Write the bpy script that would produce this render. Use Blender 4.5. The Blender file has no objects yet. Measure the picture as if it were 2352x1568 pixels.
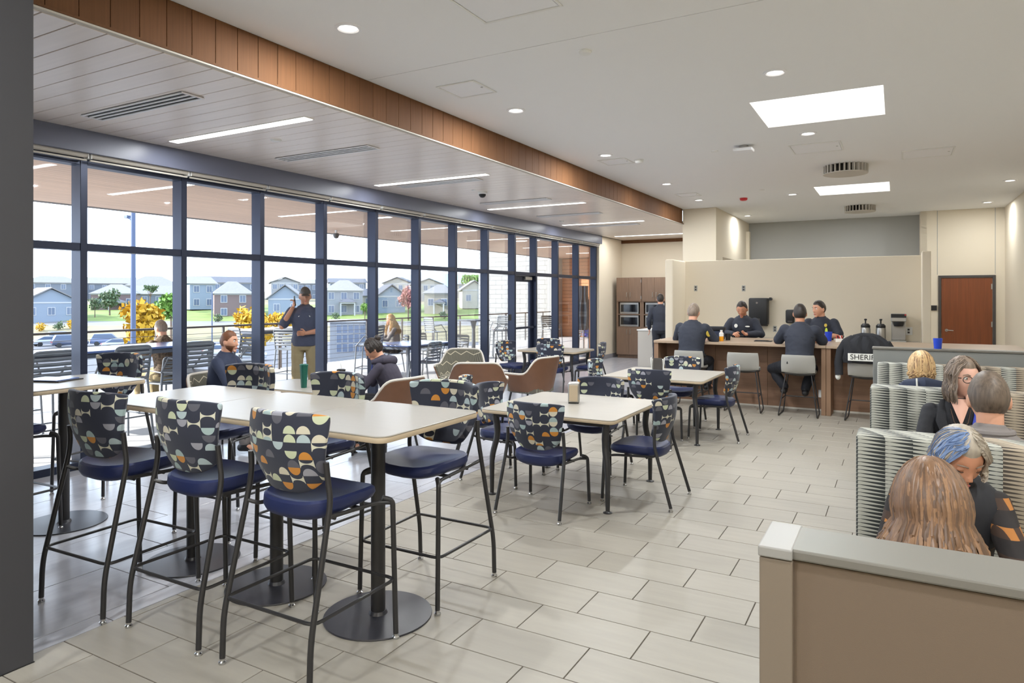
import bpy, bmesh, math, random
from mathutils import Vector, Matrix, Euler
random.seed(7)
R = math.radians
C = bpy.context.scene.collection
scn = bpy.context.scene

# ------------------------------------------------------------------ camera, sky, sun, exposure
F, TH, H, CX, HY = 1570.0, R(29.395), 1.70, 1176.0, 680.6
cam = bpy.data.cameras.new('camera'); camo = bpy.data.objects.new('camera', cam); C.objects.link(camo)
camo.location = (0, 0, H); camo.rotation_euler = (R(90), 0, TH)
cam.sensor_width = 36.0; cam.lens = 36.0 * F / 2352.0
cam.shift_y = (HY - 784.0) / 2352.0; cam.clip_end = 2000; cam.clip_start = 0.05
scn.camera = camo
scn.view_settings.view_transform = 'Standard'; scn.view_settings.look = 'None'
scn.view_settings.gamma = 1.0; scn.view_settings.use_curve_mapping = False
EXPOSURE = 0.62
scn.view_settings.exposure = EXPOSURE
cy = scn.cycles
cy.max_bounces = 7; cy.diffuse_bounces = 4; cy.glossy_bounces = 3; cy.transmission_bounces = 4; cy.transparent_max_bounces = 12
cy.caustics_reflective = False; cy.caustics_refractive = False; cy.sample_clamp_indirect = 4.0
cy.use_denoising = True

def S(r, g, b):                                    # sRGB 0-255 to linear
    f = lambda c: (c/255/12.92) if c/255 <= .04045 else ((c/255+.055)/1.055)**2.4
    return (f(r), f(g), f(b), 1.0)

world = bpy.data.worlds.new('sky'); scn.world = world; world.use_nodes = True
wn = world.node_tree; bgn = wn.nodes['Background']
tc = wn.nodes.new('ShaderNodeTexCoord'); sx = wn.nodes.new('ShaderNodeSeparateXYZ'); rp = wn.nodes.new('ShaderNodeValToRGB')
wn.links.new(tc.outputs['Generated'], sx.inputs[0]); wn.links.new(sx.outputs['Z'], rp.inputs[0])
rp.color_ramp.elements[0].position = 0.0; rp.color_ramp.elements[0].color = (0.78, 0.88, 1.0, 1)
rp.color_ramp.elements[1].position = 0.9; rp.color_ramp.elements[1].color = (0.62, 0.78, 1.0, 1)
wn.links.new(rp.outputs[0], bgn.inputs[0]); bgn.inputs[1].default_value = 3.4

sun = bpy.data.lights.new('sun', 'SUN'); suno = bpy.data.objects.new('sun', sun); C.objects.link(suno)
sun.energy = 9.0; sun.angle = R(0.6); sun.color = (1.0, 0.95, 0.86)
suno.rotation_euler = Vector((0.66, 0.55, -0.41)).to_track_quat('-Z', 'Y').to_euler()

LAMP = 0.92                                        # one dial for every lamp of the room

# ------------------------------------------------------------------ pixel of the photograph -> point on a real plane (used to read off where things stand)
_s, _c = math.sin(TH), math.cos(TH)
def ray(u, v):
    a = (u-CX)/F
    return (-_s+a*_c, _c+a*_s, (HY-v)/F)
def onz(u, v, z):
    r = ray(u, v); t = (z-H)/r[2]; return Vector((r[0]*t, r[1]*t, z))
def ony(u, v, Y):
    r = ray(u, v); t = Y/r[1]; return Vector((r[0]*t, Y, H+r[2]*t))
def onx(u, v, X):
    r = ray(u, v); t = X/r[0]; return Vector((X, r[1]*t, H+r[2]*t))
def ond(u, d, z=0.0):
    r = ray(u, HY); return Vector((r[0]*d, r[1]*d, z))

# ------------------------------------------------------------------ materials
MATS = {}
def nodes_of(m):
    m.use_nodes = True
    return m.node_tree, m.node_tree.nodes['Principled BSDF']
def mat(name, col, rough=.5, metal=0., spec=.5, var=0., noise=None, bump=None, emit=None, sheen=0., coat=0.):
    m = bpy.data.materials.new(name); nt, b = nodes_of(m); L = nt.links
    b.inputs['Base Color'].default_value = col; b.inputs['Roughness'].default_value = rough
    b.inputs['Metallic'].default_value = metal; b.inputs['Specular IOR Level'].default_value = spec
    if sheen: b.inputs['Sheen Weight'].default_value = sheen
    if coat: b.inputs['Coat Weight'].default_value = coat; b.inputs['Coat Roughness'].default_value = .15
    if emit:
        b.inputs['Emission Color'].default_value = emit[0]; b.inputs['Emission Strength'].default_value = emit[1]
    src = None
    if var or noise:
        hsv = nt.nodes.new('ShaderNodeHueSaturation'); hsv.inputs['Color'].default_value = col
        acc = None
        if var:
            oi = nt.nodes.new('ShaderNodeObjectInfo'); mr = nt.nodes.new('ShaderNodeMapRange')
            mr.inputs[3].default_value = 1-var; mr.inputs[4].default_value = 1+var
            L.new(oi.outputs['Random'], mr.inputs[0]); acc = mr.outputs[0]
        if noise:                                  # (scale xyz, detail, amount)
            t = nt.nodes.new('ShaderNodeTexCoord'); mp = nt.nodes.new('ShaderNodeMapping'); nz = nt.nodes.new('ShaderNodeTexNoise')
            mp.inputs['Scale'].default_value = noise[0]; nz.inputs['Scale'].default_value = 1.0; nz.inputs['Detail'].default_value = noise[1]
            L.new(t.outputs['Object'], mp.inputs[0])
            if var:
                oi2 = nt.nodes.new('ShaderNodeObjectInfo'); ad = nt.nodes.new('ShaderNodeVectorMath'); ad.operation = 'ADD'
                sc = nt.nodes.new('ShaderNodeMath'); sc.operation = 'MULTIPLY'; sc.inputs[1].default_value = 57.0
                L.new(oi2.outputs['Random'], sc.inputs[0]); L.new(mp.outputs[0], ad.inputs[0]); L.new(sc.outputs[0], ad.inputs[1])
                L.new(ad.outputs[0], nz.inputs['Vector'])
            else:
                L.new(mp.outputs[0], nz.inputs['Vector'])
            mr = nt.nodes.new('ShaderNodeMapRange'); mr.inputs[1].default_value = .25; mr.inputs[2].default_value = .75
            mr.inputs[3].default_value = 1-noise[2]; mr.inputs[4].default_value = 1+noise[2]
            L.new(nz.outputs[0], mr.inputs[0])
            if acc:
                mu = nt.nodes.new('ShaderNodeMath'); mu.operation = 'MULTIPLY'; L.new(acc, mu.inputs[0]); L.new(mr.outputs[0], mu.inputs[1]); acc = mu.outputs[0]
            else:
                acc = mr.outputs[0]
        L.new(acc, hsv.inputs['Value']); L.new(hsv.outputs[0], b.inputs['Base Color'])
    if bump:                                       # (scale, strength)
        t = nt.nodes.new('ShaderNodeTexCoord'); nz = nt.nodes.new('ShaderNodeTexNoise'); bp = nt.nodes.new('ShaderNodeBump')
        nz.inputs['Scale'].default_value = bump[0]; nz.inputs['Detail'].default_value = 3; bp.inputs['Strength'].default_value = bump[1]; bp.inputs['Distance'].default_value = .01
        L.new(t.outputs['Object'], nz.inputs['Vector']); L.new(nz.outputs[0], bp.inputs['Height']); L.new(bp.outputs[0], b.inputs['Normal'])
    MATS[name] = m
    return m

def math_node(nt, op, a, b=None, c=None):
    n = nt.nodes.new('ShaderNodeMath'); n.operation = op
    for i, x in enumerate((a, b, c)):
        if x is None: continue
        if isinstance(x, (int, float)): n.inputs[i].default_value = x
        else: nt.links.new(x, n.inputs[i])
    return n.outputs[0]
def mixc(nt, f, a, b):
    n = nt.nodes.new('ShaderNodeMix'); n.data_type = 'RGBA'
    if isinstance(f, (int, float)): n.inputs[0].default_value = f
    else: nt.links.new(f, n.inputs[0])
    for i, x in ((6, a), (7, b)):
        if isinstance(x, tuple): n.inputs[i].default_value = x
        else: nt.links.new(x, n.inputs[i])
    return n.outputs[2]

def fabric_circles(name):
    """navy cloth woven with rows of half moons, moons and pinched squares"""
    m = bpy.data.materials.new(name); nt, b = nodes_of(m); L = nt.links
    M = lambda op, a, bb=None, c=None: math_node(nt, op, a, bb, c)
    t = nt.nodes.new('ShaderNodeTexCoord'); sp = nt.nodes.new('ShaderNodeSeparateXYZ'); L.new(t.outputs['Object'], sp.inputs[0])
    oi = nt.nodes.new('ShaderNodeObjectInfo')
    off = M('MULTIPLY', oi.outputs['Random'], 61.7)
    offr = M('FLOOR', off)
    u = M('ADD', M('DIVIDE', sp.outputs['X'], .062), M('ADD', off, 40.0))
    fu = M('FLOOR', u); fx = M('SUBTRACT', M('FRACT', u), .5)
    v = M('ADD', M('DIVIDE', sp.outputs['Z'], .039), offr)
    fv = M('FLOOR', v); fy = M('FRACT', v)
    cb = nt.nodes.new('ShaderNodeCombineXYZ'); L.new(fu, cb.inputs[0]); L.new(fv, cb.inputs[1])
    w1 = nt.nodes.new('ShaderNodeTexWhiteNoise'); w1.noise_dimensions = '2D'; L.new(cb.outputs[0], w1.inputs['Vector'])
    sc = nt.nodes.new('ShaderNodeVectorMath'); sc.operation = 'ADD'; sc.inputs[1].default_value = (17.3, 5.1, 0); L.new(cb.outputs[0], sc.inputs[0])
    w2 = nt.nodes.new('ShaderNodeTexWhiteNoise'); w2.noise_dimensions = '2D'; L.new(sc.outputs[0], w2.inputs['Vector'])
    ty = w2.outputs['Value']; fx4 = M('MULTIPLY', M('MULTIPLY', fx, fx), 4.6)
    fyi = M('SUBTRACT', 1.0, fy)
    flip = M('GREATER_THAN', M('FRACT', M('MULTIPLY', ty, 23.0)), .5)
    yy = M('ADD', M('MULTIPLY', flip, fy), M('MULTIPLY', M('SUBTRACT', 1.0, flip), fyi))
    dome = M('LESS_THAN', M('ADD', fx4, M('MULTIPLY', M('MULTIPLY', yy, yy), 1.15)), 1.0)
    half = M('MULTIPLY', dome, M('LESS_THAN', ty, .33))
    b1 = M('GREATER_THAN', M('ADD', fx4, M('MULTIPLY', M('MULTIPLY', fy, fy), 5.2)), 1.0)
    b2 = M('GREATER_THAN', M('ADD', fx4, M('MULTIPLY', M('MULTIPLY', fyi, fyi), 5.2)), 1.0)
    isp = M('MULTIPLY', M('GREATER_THAN', ty, .36), M('LESS_THAN', ty, .48))
    pin = M('MULTIPLY', M('MULTIPLY', b1, b2), isp)
    grey_half = M('MULTIPLY', dome, M('GREATER_THAN', ty, .92))
    full = M('MULTIPLY', M('MULTIPLY', M('SUBTRACT', 1.0, b1), isp), M('GREATER_THAN', M('FRACT', M('MULTIPLY', ty, 31.0)), .72))
    ramp = nt.nodes.new('ShaderNodeValToRGB'); ramp.color_ramp.interpolation = 'CONSTANT'
    cols = [(0, S(170, 186, 190)), (.22, S(196, 132, 52)), (.40, S(192, 199, 168)), (.58, S(205, 198, 178)), (.74, S(158, 178, 178)), (.88, S(150, 150, 160))]
    e = ramp.color_ramp.elements
    e[0].position, e[0].color = cols[0]; e[1].position, e[1].color = cols[1]
    for p, c_ in cols[2:]:
        q = e.new(p); q.color = c_
    L.new(w1.outputs['Value'], ramp.inputs[0])
    navy = S(40, 44, 60)
    wv = nt.nodes.new('ShaderNodeTexNoise'); wv.inputs['Scale'].default_value = 900; L.new(t.outputs['Object'], wv.inputs['Vector'])
    c1 = mixc(nt, grey_half, navy, S(88, 88, 98))
    c1 = mixc(nt, half, c1, ramp.outputs[0])
    c1 = mixc(nt, pin, c1, S(205, 202, 182))
    c1 = mixc(nt, full, c1, ramp.outputs[0])
    L.new(c1, b.inputs['Base Color']); b.inputs['Roughness'].default_value = .8; b.inputs['Sheen Weight'].default_value = .15
    bp = nt.nodes.new('ShaderNodeBump'); bp.inputs['Strength'].default_value = .15; bp.inputs['Distance'].default_value = .002
    L.new(wv.outputs[0], bp.inputs['Height']); L.new(bp.outputs[0], b.inputs['Normal'])
    return m

def fabric_stripes(name):
    """cream cloth with rows of dark tapering dashes, column by column out of step"""
    m = bpy.data.materials.new(name); nt, b = nodes_of(m); L = nt.links
    M = lambda op, a, bb=None, c=None: math_node(nt, op, a, bb, c)
    t = nt.nodes.new('ShaderNodeTexCoord'); sp = nt.nodes.new('ShaderNodeSeparateXYZ'); L.new(t.outputs['Object'], sp.inputs[0])
    xy = M('ADD', sp.outputs['X'], M('MULTIPLY', sp.outputs['Y'], .6))
    nz = nt.nodes.new('ShaderNodeTexNoise'); nz.inputs['Scale'].default_value = 14; L.new(t.outputs['Object'], nz.inputs['Vector'])
    u = M('DIVIDE', xy, .105); fu = M('FLOOR', u); fx = M('FRACT', u)
    w = nt.nodes.new('ShaderNodeTexWhiteNoise'); w.noise_dimensions = '1D'; L.new(fu, w.inputs['W'])
    v = M('ADD', M('DIVIDE', M('ADD', sp.outputs['Z'], M('MULTIPLY', sp.outputs['Y'], .7)), .0168), M('ADD', M('MULTIPLY', w.outputs['Value'], .9), M('MULTIPLY', fx, .25)))
    fy = M('ABSOLUTE', M('SUBTRACT', M('FRACT', v), .5))
    taper = M('ADD', .05, M('MULTIPLY', M('ABSOLUTE', M('SUBTRACT', fx, M('MULTIPLY', w.outputs['Value'], .9))), .42))
    dark = M('LESS_THAN', fy, M('ADD', taper, M('MULTIPLY', M('SUBTRACT', nz.outputs[0], .5), .15)))
    warm = M('GREATER_THAN', M('FRACT', M('MULTIPLY', w.outputs['Value'], 7.3)), .6)
    lightc = mixc(nt, warm, S(180, 180, 170), S(176, 162, 142))
    darkc = mixc(nt, warm, S(46, 50, 50), S(78, 70, 62))
    c1 = mixc(nt, dark, lightc, darkc)
    L.new(c1, b.inputs['Base Color']); b.inputs['Roughness'].default_value = .75
    return m

def fabric_zigzag(name):
    """grey-brown cloth with fine upright lines and a pale zigzag thread"""
    m = bpy.data.materials.new(name); nt, b = nodes_of(m); L = nt.links
    M = lambda op, a, bb=None, c=None: math_node(nt, op, a, bb, c)
    t = nt.nodes.new('ShaderNodeTexCoord'); sp = nt.nodes.new('ShaderNodeSeparateXYZ'); L.new(t.outputs['Object'], sp.inputs[0])
    xy = M('ADD', sp.outputs['X'], M('MULTIPLY', sp.outputs['Y'], .8))
    ln = M('LESS_THAN', M('FRACT', M('DIVIDE', xy, .022)), .3)
    tri = M('ABSOLUTE', M('SUBTRACT', M('FRACT', M('DIVIDE', xy, .2)), .5))
    z = M('FRACT', M('ADD', M('DIVIDE', sp.outputs['Z'], .16), M('MULTIPLY', tri, .7)))
    th = M('LESS_THAN', z, .07)
    c1 = mixc(nt, ln, S(92, 88, 78), S(126, 124, 108)); c1 = mixc(nt, th, c1, S(205, 196, 172))
    L.new(c1, b.inputs['Base Color']); b.inputs['Roughness'].default_value = .8
    return m

def fabric_plaid(name):
    m = bpy.data.materials.new(name); nt, b = nodes_of(m); t = nt.nodes.new('ShaderNodeTexCoord'); sp = nt.nodes.new('ShaderNodeSeparateXYZ'); nt.links.new(t.outputs['Object'], sp.inputs[0])
    nz = nt.nodes.new('ShaderNodeTexNoise'); nz.inputs['Scale'].default_value = 9; nt.links.new(t.outputs['Object'], nz.inputs['Vector'])
    a = math_node(nt, 'LESS_THAN', math_node(nt, 'FRACT', math_node(nt, 'DIVIDE', sp.outputs['Z'], .085)), .42); c = math_node(nt, 'LESS_THAN', math_node(nt, 'FRACT', math_node(nt, 'DIVIDE', math_node(nt, 'ADD', sp.outputs['X'], sp.outputs['Y']), .08)), .45)
    w = math_node(nt, 'MULTIPLY', math_node(nt, 'MULTIPLY', a, c), math_node(nt, 'GREATER_THAN', nz.outputs[0], .45))
    nt.links.new(mixc(nt, w, mixc(nt, math_node(nt, 'MULTIPLY', a, .5), S(38, 34, 34), S(84, 60, 44)), S(170, 112, 56)), b.inputs['Base Color']); b.inputs['Roughness'].default_value = .85
    return m

def glass_mat(name, tint=(1, 1, 1, 1), refl=.07):
    m = bpy.data.materials.new(name); m.use_nodes = True; nt = m.node_tree; nt.nodes.clear()
    o = nt.nodes.new('ShaderNodeOutputMaterial'); mx = nt.nodes.new('ShaderNodeMixShader'); tr = nt.nodes.new('ShaderNodeBsdfTransparent'); gl = nt.nodes.new('ShaderNodeBsdfGlossy')
    tr.inputs[0].default_value = tint; gl.inputs['Roughness'].default_value = .02
    lw = nt.nodes.new('ShaderNodeLayerWeight'); lw.inputs[0].default_value = .25
    mm = math_node(nt, 'MULTIPLY', lw.outputs['Fresnel'], refl/.07*.35)
    nt.links.new(mm, mx.inputs[0]); nt.links.new(tr.outputs[0], mx.inputs[1]); nt.links.new(gl.outputs[0], mx.inputs[2]); nt.links.new(mx.outputs[0], o.inputs[0])
    return m

def emit_mat(name, col, strength):
    m = bpy.data.materials.new(name); m.use_nodes = True; nt = m.node_tree; nt.nodes.clear()
    o = nt.nodes.new('ShaderNodeOutputMaterial'); e = nt.nodes.new('ShaderNodeEmission'); e.inputs[0].default_value = col; e.inputs[1].default_value = strength
    nt.links.new(e.outputs[0], o.inputs[0]); return m

# ------------------------------------------------------------------ mesh builder
class MB:
    def __init__(s): s.v = []; s.f = []; s.mi = []; s.cur = 0
    def add(s, vs, fs):
        o = len(s.v); s.v += [tuple(p) for p in vs]
        for f in fs: s.f.append([i+o for i in f]); s.mi.append(s.cur)
        return s
    def box(s, c, d, rot=None):
        x, y, z = d[0]/2, d[1]/2, d[2]/2
        vs = [Vector((a*x, b*y, e*z)) for a in (-1, 1) for b in (-1, 1) for e in (-1, 1)]
        if rot is not None:
            m = rot if isinstance(rot, Matrix) else Euler(rot).to_matrix()
            vs = [m @ p for p in vs]
        vs = [p+Vector(c) for p in vs]
        return s.add(vs, [(0, 1, 3, 2), (4, 6, 7, 5), (0, 4, 5, 1), (2, 3, 7, 6), (0, 2, 6, 4), (1, 5, 7, 3)])
    def bx(s, x0, x1, y0, y1, z0, z1):
        return s.box(((x0+x1)/2, (y0+y1)/2, (z0+z1)/2), (abs(x1-x0), abs(y1-y0), abs(z1-z0)))
    def tube(s, pts, r, seg=8, closed=False, flat=1.0):
        P = [Vector(p) for p in pts]; n = len(P)
        rr = r if isinstance(r, (list, tuple)) else [r]*n
        T = []
        for i in range(n):
            a = P[(i-1) % n] if (closed or i > 0) else P[i]; b = P[(i+1) % n] if (closed or i < n-1) else P[i]
            d = (b-a); T.append(d.normalized() if d.length > 1e-9 else Vector((0, 0, 1)))
        up = Vector((0, 0, 1)) if abs(T[0].z) < .9 else Vector((0, 1, 0))
        N = (up - T[0]*up.dot(T[0])).normalized(); vs = []
        for i in range(n):
            N = (N - T[i]*N.dot(T[i])); N = N.normalized() if N.length > 1e-6 else T[i].orthogonal().normalized()
            B = T[i].cross(N)
            for k in range(seg):
                a = 2*math.pi*k/seg
                vs.append(P[i]+(N*math.cos(a)*flat+B*math.sin(a))*rr[i])
        fs = []
        for i in range(n if closed else n-1):
            j = (i+1) % n
            for k in range(seg):
                k2 = (k+1) % seg
                fs.append((i*seg+k, i*seg+k2, j*seg+k2, j*seg+k))
        if not closed:
            fs.append(tuple(reversed(range(seg)))); fs.append(tuple((n-1)*seg+k for k in range(seg)))
        return s.add(vs, fs)
    def lathe(s, prof, seg=20, c=(0, 0, 0), rot=None, cap=True):
        vs = []; n = len(prof)
        for r, z in prof:
            for k in range(seg):
                a = 2*math.pi*k/seg; vs.append(Vector((r*math.cos(a), r*math.sin(a), z)))
        if rot is not None:
            m = Euler(rot).to_matrix(); vs = [m @ p for p in vs]
        vs = [p+Vector(c) for p in vs]
        fs = []
        for i in range(n-1):
            for k in range(seg):
                k2 = (k+1) % seg; fs.append((i*seg+k, i*seg+k2, (i+1)*seg+k2, (i+1)*seg+k))
        if cap and prof[0][0] > 1e-6: fs.append(tuple(reversed(range(seg))))
        if cap and prof[-1][0] > 1e-6: fs.append(tuple((n-1)*seg+k for k in range(seg)))
        return s.add(vs, fs)
    def loft(s, rings):                             # rings: lists of equally many points, closed and capped
        k = len(rings[0]); vs = [p for r in rings for p in r]; fs = []
        for i in range(len(rings)-1):
            for j in range(k):
                j2 = (j+1) % k; fs.append((i*k+j, i*k+j2, (i+1)*k+j2, (i+1)*k+j))
        fs.append(tuple(reversed(range(k)))); fs.append(tuple((len(rings)-1)*k+j for j in range(k)))
        return s.add(vs, fs)
    def prism(s, pts, z0, z1):
        return s.loft([[(p[0], p[1], z0) for p in pts], [(p[0], p[1], z1) for p in pts]])
    def ell(s, c, r, seg=16, rings=10, m=None, fn=None):
        vs = []; 
        for i in range(rings+1):
            ph = math.pi*i/rings
            for k in range(seg):
                a = 2*math.pi*k/seg; d = Vector((math.sin(ph)*math.cos(a), math.sin(ph)*math.sin(a), math.cos(ph)))
                p = Vector((d.x*r[0], d.y*r[1], d.z*r[2]))
                if fn: p = fn(d, p)
                if m is not None: p = m @ p
                vs.append(p+Vector(c))
        fs = []
        for i in range(rings):
            for k in range(seg):
                k2 = (k+1) % seg
                q = (i*seg+k, (i+1)*seg+k, (i+1)*seg+k2, i*seg+k2)
                fs.append(q)
        return s.add(vs, fs)
    def sheet(s, fn, nu, nv, thick, closed_u=False):
        """fn(u,v)->point; thickened surface"""
        g = [[Vector(fn(i/nu, j/nv)) for j in range(nv+1)] for i in range(nu+1)]
        nrm = [[None]*(nv+1) for _ in range(nu+1)]
        for i in range(nu+1):
            for j in range(nv+1):
                du = g[min(i+1, nu)][j]-g[max(i-1, 0)][j]; dv = g[i][min(j+1, nv)]-g[i][max(j-1, 0)]
                n = du.cross(dv); nrm[i][j] = n.normalized() if n.length > 1e-9 else Vector((0, 0, 1))
        vs = []; W = nv+1
        for side in (.5, -.5):
            for i in range(nu+1):
                for j in range(nv+1): vs.append(g[i][j]+nrm[i][j]*thick*side)
        o = (nu+1)*W; fs = []
        for i in range(nu):
            for j in range(nv):
                a, b, c_, d = i*W+j, (i+1)*W+j, (i+1)*W+j+1, i*W+j+1
                fs.append((a, b, c_, d)); fs.append((o+d, o+c_, o+b, o+a))
        for i in range(nu):
            fs.append((i*W, o+i*W, o+(i+1)*W, (i+1)*W)); fs.append((i*W+nv, (i+1)*W+nv, o+(i+1)*W+nv, o+i*W+nv))
        for j in range(nv):
            fs.append((j, j+1, o+j+1, o+j)); fs.append((nu*W+j, o+nu*W+j, o+nu*W+j+1, nu*W+j+1))
        return s.add(vs, fs)
    def mesh(s, name, mats, bevel=0., smooth=False, seg=2):
        me = bpy.data.meshes.new(name); me.from_pydata(s.v, [], s.f)
        for m in (mats if isinstance(mats, (list, tuple)) else [mats]): me.materials.append(m)
        if any(s.mi): me.polygons.foreach_set('material_index', s.mi)
        bm = bmesh.new(); bm.from_mesh(me)
        bmesh.ops.recalc_face_normals(bm, faces=bm.faces)
        if bevel:
            ed = [e for e in bm.edges if len(e.link_faces) == 2 and e.calc_face_angle(0) > .5]
            bmesh.ops.bevel(bm, geom=ed, offset=bevel, segments=seg, profile=.5, affect='EDGES', clamp_overlap=True)
        bm.to_mesh(me); bm.free()
        if smooth:
            me.polygons.foreach_set('use_smooth', [True]*len(me.polygons)); me.set_sharp_from_angle(angle=smooth if smooth is not True else .7)
        return me
    def build(s, name, mats, parent=None, bevel=0., smooth=False, seg=2, loc=None, rot=None):
        return link(name, s.mesh(name, mats, bevel, smooth, seg), parent, loc, rot)

def link(name, me, parent=None, loc=None, rot=None):
    o = bpy.data.objects.new(name, me); C.objects.link(o)
    if parent is not None: o.parent = parent
    if loc is not None: o.location = loc
    if rot is not None: o.rotation_euler = rot
    return o
def tag(o, label=None, cat=None, group=None, kind=None):
    if label: o['label'] = label
    if cat: o['category'] = cat
    if group: o['group'] = group
    if kind: o['kind'] = kind
    return o
def thing(name, label, cat, loc=(0, 0, 0), rz=0., group=None):
    o = bpy.data.objects.new(name, None); C.objects.link(o); o.empty_display_size = .1
    o.location = loc; o.rotation_euler = (0, 0, rz); return tag(o, label, cat, group)
def struct(name, mb, m, parent=None, label=None, **k):
    o = mb.build(name, m, parent, **k)
    o['kind'] = 'structure'
    if label: o['label'] = label
    return o
def sroot(name, label=None):
    o = bpy.data.objects.new(name, None); C.objects.link(o); o['kind'] = 'structure'
    if label: o['label'] = label
    return o
KIDS = {}
def dup(root, loc, rz, label=None, group=None, cat=None):
    r = root.copy(); C.objects.link(r); r.location = loc; r.rotation_euler = (0, 0, rz)
    if label: r['label'] = label
    if group: r['group'] = group
    kids = KIDS.get(root.name)
    if kids is None: kids = KIDS[root.name] = [(ch, list(ch.children)) for ch in root.children]
    for ch, sub in kids:
        c = ch.copy(); C.objects.link(c); c.parent = r
        for g in sub:
            d = g.copy(); C.objects.link(d); d.parent = c
    return r
def arc(c, r, a0, a1, n, plane='xz'):
    out = []
    for i in range(n+1):
        a = a0+(a1-a0)*i/n; p, q = r*math.cos(a), r*math.sin(a)
        out.append((c[0]+p, c[1], c[2]+q) if plane == 'xz' else ((c[0], c[1]+p, c[2]+q) if plane == 'yz' else (c[0]+p, c[1]+q, c[2])))
    return out
def rounded(pts, r, n=4):
    """round the inner corners of an open polyline"""
    P = [Vector(p) for p in pts]; out = [P[0]]
    for i in range(1, len(P)-1):
        a, b, c_ = P[i-1], P[i], P[i+1]; d1 = (a-b); d2 = (c_-b); q = min(r, d1.length*.45, d2.length*.45)
        p1 = b+d1.normalized()*q; p2 = b+d2.normalized()*q
        for k in range(n+1):
            t = k/n; out.append(p1*(1-t)**2+b*2*t*(1-t)+p2*t*t)
    out.append(P[-1]); return out
def rring(c, rx, ry, n=20, p=4.0, z=None):
    out = []
    for k in range(n):
        a = 2*math.pi*k/n; ca, sa = math.cos(a), math.sin(a)
        out.append(Vector((c[0]+rx*math.copysign(abs(ca)**(2/p), ca), c[1]+ry*math.copysign(abs(sa)**(2/p), sa), c[2])))
    return out

# palette
M = {}
def mk(k, *a, **kw): M[k] = mat(k, *a, **kw)
mk('wall', S(224, 213, 193), .9, spec=.2, bump=(60, .04))
mk('wall_grey', S(172, 172, 168), .9, spec=.2)
mk('wall_dark', S(68, 68, 72), .6, spec=.3)
mk('ceiling', S(242, 242, 242), .95, spec=.1)
mk('panel_white', S(242, 242, 244), .7)
mk('white', S(235, 235, 232), .5)
mk('tile', S(154, 148, 137), .38, spec=.45, var=.035, noise=((3, 22, 1), 4, .06), bump=(25, .03))
mk('tile_win', S(178, 179, 186), .2, spec=.6, var=.03, noise=((22, 3, 1), 4, .06))  # bluish sky reflection is put into the tile colour
mk('grout', S(84, 76, 68), .95)
mk('plank_white', S(240, 229, 220), .3, spec=.5, var=.02, noise=((1, 30, 1), 3, .03))
mk('gap_dark', S(58, 52, 48), .9)
mk('wood_fascia', S(108, 74, 48), .7, spec=.2, var=.06, noise=((60, 60, 2.2), 4, .12))
mk('wood_soffit', S(206, 176, 152), .6, var=.05, noise=((40, 2, 1), 4, .1))
mk('wood_siding', S(186, 128, 84), .6, var=.08, noise=((2, 30, 30), 4, .12))
mk('wood_cab', S(126, 102, 84), .5, noise=((40, 40, 2.5), 4, .12))
mk('wood_bar', S(134, 102, 80), .5, noise=((2.5, 30, 40), 4, .12))
mk('wood_top', S(172, 150, 128), .35, noise=((3, 40, 40), 4, .06))
mk('wood_post', S(140, 110, 86), .5, noise=((30, 30, 3), 4, .1))
mk('door_wood', S(124, 66, 32), .4, noise=((40, 40, 1.6), 5, .16))
mk('frame_dark', S(70, 66, 64), .4)
mk('alum_black', S(46, 52, 70), .35, metal=.5)  # blue of the reflected sky is mixed into the black frame colour
mk('beam', S(102, 106, 124), .35, spec=.5)
mk('shade', S(200, 194, 184), .7)
mk('metal_black', S(44, 43, 44), .38, spec=.5)
mk('metal_base', S(48, 48, 54), .3, spec=.6, noise=((14, 14, 14), 2, .08))
mk('chrome', S(200, 200, 200), .2, metal=1.)
mk('steel', S(176, 174, 170), .32, metal=.9)
mk('laminate', S(160, 155, 146), .3, spec=.4, noise=((3, 18, 1), 3, .025))
mk('lam_edge', S(190, 172, 146), .5)
mk('navy', S(30, 40, 82), .45, bump=(260, .06))
mk('grey_seat', S(160, 158, 152), .55)
mk('grey_shell', S(58, 56, 54), .5)
mk('leather', S(112, 78, 56), .5, noise=((8, 8, 8), 3, .08))
mk('partition', S(132, 134, 132), .8, bump=(400, .05))
mk('partition_tan', S(106, 91, 76), .85, bump=(500, .06))
mk('cap', S(108, 105, 98), .45); mk('post_tan', S(118, 106, 92), .6); mk('cap_light', S(142, 140, 136), .45)
mk('cove', S(140, 138, 142), .8)
mk('black', S(26, 26, 28), .45)
mk('dark_glass', S(24, 24, 28), .08, spec=.6)
mk('skin', S(214, 160, 132), .55); mk('skin_tan', S(190, 134, 104), .55); mk('skin_pale', S(226, 178, 158), .55)
mk('hair_dark', S(44, 36, 32), .5, noise=((90, 90, 12), 3, .3)); mk('hair_brown', S(116, 86, 62), .42, noise=((90, 90, 90), 2, .12))
mk('hair_red', S(112, 70, 44), .5, noise=((90, 90, 12), 3, .3)); mk('hair_blonde', S(206, 172, 124), .45, noise=((50, 50, 8), 3, .35))
mk('hair_gold', S(136, 102, 72), .55, noise=((90, 90, 90), 2, .12)); mk('hair_umber', S(94, 70, 52), .42, noise=((90, 90, 90), 2, .12))
mk('hair_grey', S(98, 84, 72), .5, noise=((90, 90, 10), 3, .4)); mk('hair_ash', S(134, 118, 104), .45, noise=((60, 60, 8), 3, .35))
mk('hair_silver', S(164, 154, 140), .45, noise=((60, 60, 8), 3, .2)); mk('hair_blue', S(112, 134, 172), .45, noise=((60, 60, 8), 3, .2))
mk('uniform', S(46, 50, 62), .8, bump=(30, .25)); mk('uniform_dark', S(34, 36, 44), .8, bump=(30, .25)); mk('belt', S(26, 26, 28), .5)
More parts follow.
